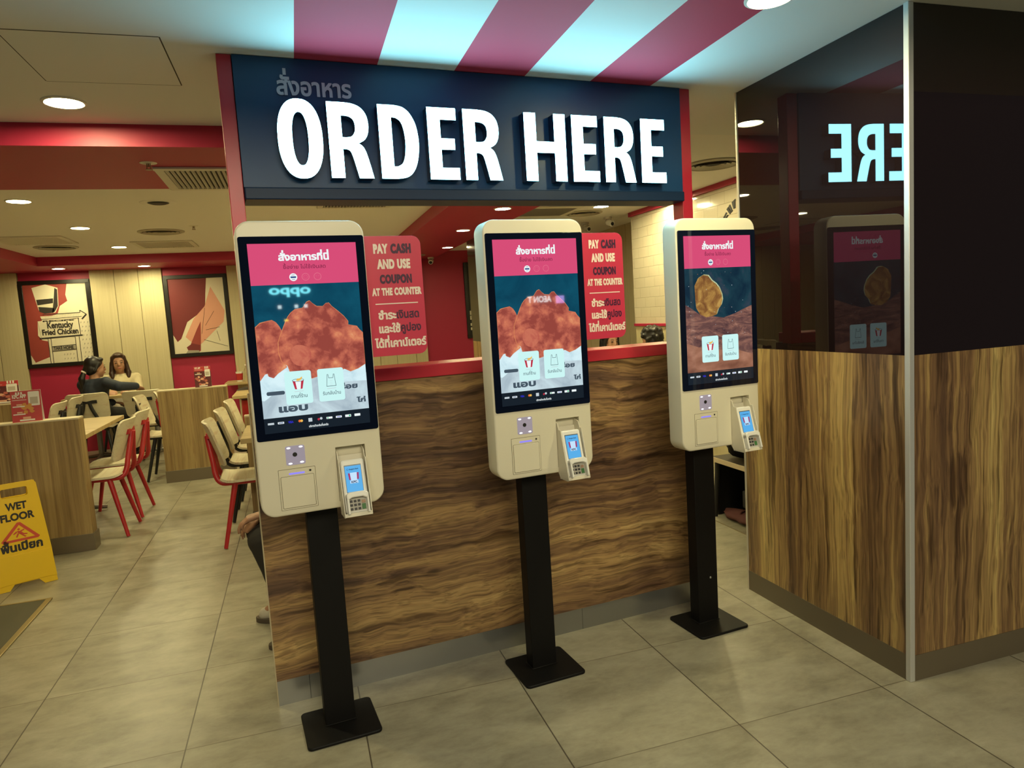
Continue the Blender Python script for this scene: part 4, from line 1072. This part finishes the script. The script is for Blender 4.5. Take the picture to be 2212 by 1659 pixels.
T2 = Matrix.Translation((0, .215, 0)) @ Matrix.Rotation(.06, 4, 'X') @ Matrix.Rotation(.13, 4, 'X')
pane(0, .012, T2).build('rear_board', YELLOW, ws)
hg = MB()
for x in (-.085, .085): hg.tube([T @ Vector((x-.02, .003, .605)), T @ Vector((x+.02, .003, .605))], .012, 10)
hg.build('hinge', YELLOW, ws, smooth='auto')
b = MB(); d = -.0128
for tx_, z_, h_, w_, bo_ in (('WET', .462, .058, .105, .045), ('FLOOR', .400, .058, .165, .045), ('พื้นเปียก', .222, .062, .205, .05)):
    MB().text(tx_, 0, z_, h_, d, width=w_, bold=bo_, align='c', M=T).build('lettering', INK, fp, weld=False)
b = MB(); b.ring([(-.085, .275), (.085, .275), (.095, .285), (.008, .385), (-.008, .385), (-.095, .285)], [(-.070, .289), (.070, .289), (.0, .369)], d, M=T)
for pts in ([(-.012, .345), (-.002, .352), (.004, .343), (-.006, .337)], [(-.014, .336), (.004, .333), (.018, .318), (.010, .312), (-.008, .322)], [(-.01, .325), (.0, .322), (.03, .297), (.022, .293)], [(-.012, .326), (-.03, .316), (-.033, .322), (-.016, .335)], [(.012, .318), (.035, .314), (.036, .308), (.014, .309)], [(-.012, .322), (-.022, .300), (-.015, .298), (-.004, .320)], [(.002, .335), (.022, .342), (.024, .336), (.006, .328)]):
    b.flat(pts, d, 'xz', 0, T)
b.build('hazard_symbol', P('sign_red', (.55, .06, .02), .5), fp, weld=False)
mt = thing('floor_mat', 'dark entrance mat with metal rim at the left photo edge', 'mat', (-1.235, 1.70, 0), 0)
MB().bb(-2.2, -2.2, .0, -.028, -.018, .006).build('mat_surface', P('mat_grey', (.10, .090, .052), .9), mt)
mr = MB(); mr.bb(-2.2, -.018, 0, 0, 0, .008); mr.bb(-.028, -2.2, 0, 0, -.018, .008)
mr.build('metal_rim', P('mat_rim', (.34, .27, .13), .4, .5), mt, bevel=.002)

# ---------------------------------------------------------------- niche between counter and pillar
nb = thing('bench', 'low dark bench with a pale oak edge in the gap beside the right kiosk', 'bench', (2.75, .95, 0))
MB().bb(0, -.55, .372, .72, .37, .398).build('bench_top', P('dark_benchtop', (.04, .03, .022), .5), nb)
MB().bb(-.006, -.55, .370, 0, .37, .400).build('edge_band', P('pale_edge', (.62, .50, .33), .4), nb)
MB().bb(.035, .352, .0, .72, .37, .372).bb(.70, -.55, 0, .72, .35, .372).build('rear_board', BLACK, nb)  # added black boards; their colour stands in for the shade under the bench
for y in (-.5, .33): MB().tube([(.03, y, .372), (.0, y, .0)], [.020, .014], 10).build('leg', BLACK, nb, smooth='auto')
cb = thing('crate', 'grey plastic crate on the floor under the low dark bench', 'crate', (3.10, 1.10, 0))
MB().bb(-.15, -.17, .03, .2, .17, .150).build('crate_body', P('crate_grey', (.22, .22, .22), .6), cb, bevel=.01)
MB().bb(-.14, -.16, .0, .19, .16, .03).build('crate_base', BLACK, cb)
def lump(name, label, cat, loc, r, m, seed):
    t = thing(name, label, cat, loc)
    q = MB().ball((0, 0, r[2]), r, 26, 16); k = seed
    q.v = [(x+.10*r[0]*math.sin(9*y/r[1]+k+z*30), y+.10*r[1]*math.sin(8*x/r[0]+k), max(z+.12*r[2]*math.sin(7*x/r[0]+6*y/r[1]+k), .002)) for x, y, z in q.v]
    q.build('bag_body', m, t, smooth=True)
    h = MB().tube(cr3([(-r[0]*.4, 0, r[2]*1.75), (-r[0]*.3, 0, r[2]*2.15), (r[0]*.2, .01, r[2]*2.2), (r[0]*.4, 0, r[2]*1.75)], 4), .007, 8); h.build('handle', m, t, smooth=True)
lump('bag', 'crumpled dark red bag on the floor in front of the grey crate', 'bag', (2.83, 1.08, 0), (.075, .19, .032), P('dark_red_fabric', (.10, .028, .025), .8), 1.)
lump('bag', 'black bag lying on top of the low dark bench', 'bag', (2.97, 1.14, .398), (.19, .17, .12), P('black_bag_fabric', (.012, .010, .010), .8), 2.)
st_ = thing('threshold_strip', 'thin metal strip on the floor along the low dark bench', 'floor strip', (2.69, 1.03, 0))
MB().bb(-.003, -.35, 0, .003, .30, .004).build('strip', P('strip_metal', (.35, .30, .20), .4, .6), st_)

# ================================================================== people
def V(*a): return Vector(a)
def remesh(mb, name, mat, parent, vox, smooth_it=4):
    o = mb.build(name, mat, parent, weld=False, norm=True)
    r = o.modifiers.new('r', 'REMESH'); r.mode = 'VOXEL'; r.voxel_size = vox
    sm = o.modifiers.new('s', 'SMOOTH'); sm.iterations = smooth_it; sm.factor = .5
    bpy.context.view_layer.update(); bake(o)
    if not o.data.materials: o.data.materials.append(mat)
    for p in o.data.polygons: p.use_smooth = True
    return o
def hand(mb, wrist, d, n, side, curl=.5, s=1.):
    """d: pointing of the fingers, n: back-of-hand normal, side: +1 when the thumb lies towards d x n"""
    d = d.normalized(); n = (n-d*n.dot(d)).normalized(); a = d.cross(n).normalized()*side
    for k, (off, ln, r) in enumerate(((.030, .068, .0088), (.010, .078, .0090), (-.010, .072, .0087), (-.029, .056, .0078))):
        kn = wrist+d*(.083-.004*abs(k-1))*s+a*off*s
        mb.caps(wrist+a*off*.55*s+d*.012*s, kn, .0125*s, .0115*s, 10)
        p = kn; ang = .12+curl*.45; fr = ln/2.15
        for j, q in enumerate((1., .68, .47)):
            t = d*math.cos(ang)-n*math.sin(ang); e = p+t*fr*q*s*1.05
            mb.caps(p, e, r*(1-.08*j)*s, r*(.92-.1*j)*s, 8); p = e; ang += curl*(.85 if j == 0 else .65)
    b0 = wrist+d*.018*s+a*.022*s; b1 = b0+(d*.034+a*.022-n*.010)*s; b2 = b1+(d*.030+a*.006-n*.010)*s; b3 = b2+(d*.022-a*.003-n*.008)*s
    mb.caps(b0, b1, .014*s, .0115*s, 10); mb.caps(b1, b2, .0105*s, .0095*s, 10); mb.caps(b2, b3, .0095*s, .0078*s, 10)
BASE = dict(pelvis=V(0, 0, .585), waist=V(0, -.02, .70), chest=V(0, 0, .85), neck=V(0, -.005, .955), head=V(0, .03, 1.10),
            shR=V(.165, -.005, .905), shL=V(-.165, -.005, .905), elR=V(.22, .10, .69), elL=V(-.22, .10, .69), wrR=V(.12, .32, .66), wrL=V(-.12, .32, .66),
            hipR=V(.09, .03, .56), hipL=V(-.09, .03, .56), knR=V(.11, .43, .50), knL=V(-.11, .43, .50), anR=V(.11, .42, .09), anL=V(-.11, .42, .09), toR=V(.12, .56, .035), toL=V(-.12, .56, .035),
            hdR=V(0, 1, -.2), hdL=V(0, 1, -.2), hnR=V(0, .2, 1), hnL=V(0, .2, 1), curl=.5)
def person(label, loc, rotz, pose, top, bottom, hair, style, look=(0, 0, 0), vox=.0085, sleeve=1., shoe=None, head_vox=.006):
    t = thing('person', label, 'person', loc, rotz)
    J = dict(BASE); J.update(pose)
    b = MB()
    b.caps(J['pelvis'], J['waist'], .125, .112, 16); b.caps(J['waist'], J['chest'], .112, .120, 16)
    for s_ in 'RL':
        b.caps(J['chest']+V(0, 0, -.02), J['sh'+s_], .105, .055, 14); b.caps(J['chest']+V(0, 0, .06), J['sh'+s_], .06, .048, 12)
        b.caps(J['sh'+s_], J['el'+s_], .047, .037, 12); b.caps(J['el'+s_], J['wr'+s_], .037, .026, 12)
        b.caps(J['pelvis'], J['hip'+s_], .105, .085, 14); b.caps(J['hip'+s_], J['kn'+s_], .080, .054, 14); b.caps(J['kn'+s_], J['an'+s_], .052, .036, 12)
        b.caps(J['an'+s_], J['to'+s_], .034, .026, 10)
        a = J['hd'+s_]; n = J['hn'+s_]
        hand(b, J['wr'+s_]+a.normalized()*.012, a, n, (-1 if s_ == 'R' else 1), J['curl'])
    H = J['head']; Mh = Matrix.Rotation(look[0], 4, 'Z') @ Matrix.Rotation(look[1], 4, 'X') @ Matrix.Rotation(look[2], 4, 'Y')
    def h(x, y, z): return H+(Mh @ V(x, y, z))
    M3 = Mh
    b.caps(J['neck']-V(0, 0, .03), h(0, -.02, -.06), .052, .050, 14)
    hb = MB()
    hb.ball(h(0, -.012, .030), (.073, .092, .088), 20, 14, M=M3); hb.ball(h(0, .018, -.045), (.060, .066, .066), 18, 12, M=M3)
    hb.ball(h(0, .052, -.090), (.026, .024, .020), 12, 8, M=M3); hb.ball(h(0, .050, .000), (.052, .036, .060), 14, 10, M=M3)
    for s_ in (-1, 1):
        hb.ball(h(s_*.072, -.010, -.010), (.010, .020, .030), 10, 8, M=M3); hb.ball(h(s_*.036, .052, -.030), (.024, .020, .024), 10, 8, M=M3)
    hb.caps(h(0, .084, .012), h(0, .098, -.022), .007, .012, 8); hb.ball(h(0, .086, -.030), (.017, .014, .010), 10, 8, M=M3)
    hb.ball(h(0, .078, -.060), (.024, .014, .012), 10, 8, M=M3)
    b.v_off = 0
    b.add(hb.v, hb.f)
    body = remesh(b, 'body', SKIN, t, vox, 3)
    f = MB()
    for s_ in (-1, 1): f.ball(h(s_*.030, .0790, .006), (.0135, .010, .0062), 10, 8, M=M3)
    f.build('eyes', P('eye_dark', (.03, .02, .015), .3), t, smooth=True)
    f = MB()
    for s_ in (-1, 1): f.tube([h(s_*.014, .086, .026), h(s_*.032, .085, .031), h(s_*.050, .073, .026)], [.0028, .0034, .002], 6)
    f.build('eyebrows', hair, t, smooth=True)
    MB().ball(h(0, .0905, -.060), (.021, .007, .0075), 12, 8, M=M3).build('lips', P('lips', (.38, .10, .09), .4), t, smooth=True)
    # hair
    g = MB()
    if style in ('ponytail', 'long', 'curly', 'short'):
        g.ball(h(0, -.026, .046), (.083, .098, .090), 22, 14, M=M3); g.ball(h(0, -.052, -.01), (.078, .070, .080), 18, 12, M=M3)
        g.ball(h(0, .036, .094), (.058, .046, .028), 14, 10, M=M3)
    if style == 'long':
        for s_ in (-1, 1):
            g.caps(h(s_*.060, .026, .075), h(s_*.078, .018, .0), .024, .019, 10); g.caps(h(s_*.078, .008, .01), h(s_*.090, .008, -.12), .022, .030, 10)
            g.caps(h(s_*.092, .012, -.12), h(s_*.085, .035, -.175), .034, .022, 10); g.caps(h(s_*.04, -.07, .0), h(s_*.05, -.07, -.15), .050, .045, 10)
    if style == 'ponytail':
        g.caps(h(0, -.095, .0), h(0, -.125, -.045), .036, .022, 10); g.caps(h(0, -.125, -.05), h(.0, -.15, -.12), .024, .036, 10); g.caps(h(0, -.15, -.12), h(-.01, -.135, -.235), .036, .020, 10)
        for s_ in (-1, 1): g.caps(h(s_*.066, .012, .05), h(s_*.074, -.03, -.03), .020, .016, 8)
    if style == 'curly':
        rnd = random.Random(5)
        for k in range(70):
            a = rnd.uniform(0, 2*PI); q = rnd.uniform(-.25, 1)
            r_ = math.sqrt(max(1-q*q, 0)); x, y, z = .088*r_*math.cos(a), -.025+.10*r_*math.sin(a), .035+.092*q
            if y > .05 and z < .07: continue
            g.ball(h(x, y, z), rnd.uniform(.016, .026), 8, 6)
        for k in range(14): g.ball(h(rnd.uniform(-.08, .08), rnd.uniform(-.10, -.02), rnd.uniform(-.13, -.03)), rnd.uniform(.02, .03), 8, 6)
    remesh(g, 'hair', hair, t, head_vox, 2 if style == 'curly' else 3)
    if style == 'ponytail':
        MB().lathe([(.020, -.012), (.031, -.006), (.031, .006), (.020, .012)], seg=18, M=Matrix.Translation(h(0, -.124, -.046)) @ Mh @ Matrix.Rotation(-.6, 4, 'X')).build('hair_tie', P('white_scrunchie', (.72, .62, .56), .7), t, smooth='auto')
    # clothes
    k = .014; c = MB()
    c.caps(J['pelvis']+V(0, 0, .03), J['waist'], .125+k, .116+k, 16); c.caps(J['waist'], J['chest'], .116+k, .122+k, 16)
    for s_ in 'RL':
        c.caps(J['chest']+V(0, 0, -.02), J['sh'+s_], .105+k, .056+k, 14); c.caps(J['chest']+V(0, 0, .055), J['sh'+s_], .058+k, .05+k, 12)
        e = J['sh'+s_].lerp(J['el'+s_], min(sleeve, 1.)); c.caps(J['sh'+s_], e, .050+k, .042+k, 12)
        if sleeve > 1: c.caps(J['el'+s_], J['el'+s_].lerp(J['wr'+s_], min(sleeve-1, .93)), .040+k, .030+k, 12)
    remesh(c, 'top', top, t, vox, 4)
    c = MB(); c.caps(J['pelvis'], J['pelvis']+V(0, -.005, .06), .128+k, .125+k, 16)
    for s_ in 'RL':
        c.caps(J['pelvis'], J['hip'+s_], .108+k, .090+k, 14); c.caps(J['hip'+s_], J['kn'+s_], .084+k, .060+k, 14); c.caps(J['kn'+s_], J['an'+s_]+V(0, 0, .03), .058+k, .046+k, 12)
    remesh(c, 'trousers', bottom, t, vox, 4)
    for s_ in 'RL':
        a, q = J['an'+s_], J['to'+s_]
        sb = MB(); d = (q-a); d.z = 0; d.normalize()
        sb.caps(V(a.x, a.y, .050)-d*.035, V(q.x, q.y, .034), .040, .033, 12); sb.caps(V(a.x, a.y, .070), V(a.x, a.y, .045)+d*.06, .040, .034, 12)
        so = remesh(sb, 'shoe', shoe or BLACK, t, .006, 3)
        for vv in so.data.vertices: vv.co.z = max(vv.co.z, .012)
        ob = MB(); side = V(-d.y, d.x, 0); L = (V(q.x, q.y, 0)-V(a.x, a.y, 0)).length
        ol = [(V(a.x, a.y, 0)+d*(L/2-.02)+d*math.cos(w_)*(L/2+.068)+side*math.sin(w_)*.047) for w_ in (2*PI*i/24 for i in range(24))]
        ob.prism([(p.x, p.y) for p in ol], 0, .024, 'xy').build('sole', P('shoe_sole', (.10, .075, .05), .7), so, bevel=.003)
    return t
NAVYJ = P('navy_jacket', (.020, .028, .045), .75); BLACKCL = P('black_cloth', (.004, .0036, .0038), .85); CREAMTOP = P('cream_knit', (.62, .54, .34), .85); PALECL = P('pale_trousers', (.50, .45, .36), .85); GREYTR = P('charcoal_trousers', (.035, .03, .024), .85); SHOEW = P('pale_grey_shoe', (.55, .50, .40), .6)
person('person in a dark navy jacket with a tied ponytail, seated with back to us', (-2.025, 6.26, 0), -.62,
       dict(head=V(.0, .035, 1.095), elR=V(.42, -.07, .885), wrR=V(.42, .17, .86), hdR=V(-.3, 1, -.4), shR=V(.175, -.01, .925), knR=V(.14, .40, .50), anR=V(.14, .30, .09), toR=V(.16, .42, .035), knL=V(-.03, .34, .50), anL=V(-.03, .22, .09), toL=V(-.03, .34, .035)),
       NAVYJ, BLACKCL, HAIRB, 'ponytail', look=(-.42, -.05, 0), sleeve=1.95)
person('person with long brown hair in a cream top, seated facing us at the far wall', (-1.93, 7.05, 0), PI+.12,
       dict(knR=V(.08, .35, .50), knL=V(-.14, .35, .50), anR=V(.08, .33, .09), anL=V(-.14, .33, .09), toR=V(.08, .45, .035), toL=V(-.14, .45, .035), head=V(.0, .03, 1.105), elR=V(.20, .14, .72), elL=V(-.20, .14, .72), wrR=V(.07, .30, .79), wrL=V(-.07, .30, .79)), CREAMTOP, PALECL, HAIRBR, 'long', look=(.10, .02, .03), sleeve=1.9, shoe=SHOEW)
person('person mostly hidden behind the counter end, with a bare hand on a dark knee', (.37, .70, 0), PI/2,
       dict(knR=V(.055, .415, .475), anR=V(.13, .35, .10), toR=V(.155, .445, .035), knL=V(-.10, .40, .48), anL=V(-.15, .29, .10), toL=V(-.17, .375, .035),
            head=V(0, .10, 1.07), neck=V(0, .06, .94), chest=V(0, .05, .83), shR=V(.16, .06, .885), shL=V(-.16, .06, .885),
            elR=V(.19, .17, .66), wrR=V(.055, .385, .567), hdR=V(-.10, 1, -.42), hnR=V(0, .35, 1), elL=V(-.2, .17, .66), wrL=V(-.09, .37, .60), curl=.62),
       P('dark_tee', (.05, .045, .045), .85), GREYTR, HAIRB, 'short', sleeve=.8, shoe=SHOEW, vox=.006)
person('person with dark hair facing us, forehead and eyes visible just above the red ledge', (3.44, 4.29, 0), PI-.1,
       dict(head=V(0, .05, 1.055), neck=V(0, .02, .93), knL=V(-.02, .42, .50), anL=V(-.02, .40, .09), toL=V(-.02, .53, .035), knR=V(.18, .42, .50), anR=V(.18, .40, .09), toR=V(.18, .53, .035)), P('grey_top', (.25, .24, .24), .85), BLACKCL, HAIRB, 'long', look=(.25, -.10, 0), sleeve=1.9)
person('person with curly black hair seen from behind above the ledge beside the right kiosk', (3.30, 3.06, 0), .05,
       dict(head=V(0, .03, 1.10)), P('dark_top', (.04, .035, .04), .85), BLACKCL, HAIRB, 'curly', sleeve=1.9)

# ================================================================== shop fronts across the mall, seen only as reflections
struct('wall_front', MB().bb(-6, -7.4, 0, 7.2, -7.3, 3.2), P('dark_shopfront', (.012, .016, .02), .6))
Mr = Matrix.Translation((0, -7.0, 0)) @ Matrix.Rotation(PI, 4, 'Z')          # faces the restaurant
CY = P('lit_cyan_lettering', (.1, .3, .3), .5, 0, .3, (5.5, 21, 23), 1.)
WL = P('lit_white_lettering', (.5, .5, .5), .5, 0, .3, (14, 17, 17), 1.)
YL = P('lit_yellow_lettering', (.5, .5, .1), .5, 0, .3, (18, 14, 1.0), 1.)
VL = P('lit_violet_panel', (.3, .1, .5), .5, 0, .3, (8, 5, 13), 1.)
def shop(name, label, x, z, build, mat):
    t = thing(name, label, 'shop sign', (x, -7.0, z), PI)
    b = MB(); build(b); b.build('lit_letters', mat, t, weld=False)
    MB().bb(-.012, .02, -.02, .012, .30, .02).build('wall_bracket', BLACK, t)
    return t
shop('shop_sign', 'glowing cyan shop lettering mirrored in the left kiosk screen', 1.43, 1.828, lambda b: b.text('oppo', 0, 0, .155, -.002, width=.50, bold=.03, align='c'), CY)
shop('shop_sign', 'three small white lit squares mirrored below the cyan lettering in the left kiosk screen', 1.45, 1.67, lambda b: [b.bb(dx-.02, -.01, -.02, dx+.02, 0, .02) for dx in (.16, -.04, -.155)], WL)
shop('shop_sign', 'small yellow lit mark mirrored on the chicken in the left kiosk screen', 1.355, 1.505, lambda b: b.bb(-.022, -.01, -.012, .022, 0, .012), YL)
shop('shop_sign', 'white lit letters mirrored on the chicken in the middle kiosk screen', 4.98, 1.56, lambda b: b.text('AEON T', 0, 0, .12, -.002, width=.40, bold=.03, align='c'), WL)
shop('shop_sign', 'violet lit panel mirrored beside white letters in the middle kiosk screen', 5.33, 1.58, lambda b: b.bb(-.07, -.01, -.05, .07, 0, .06), VL)
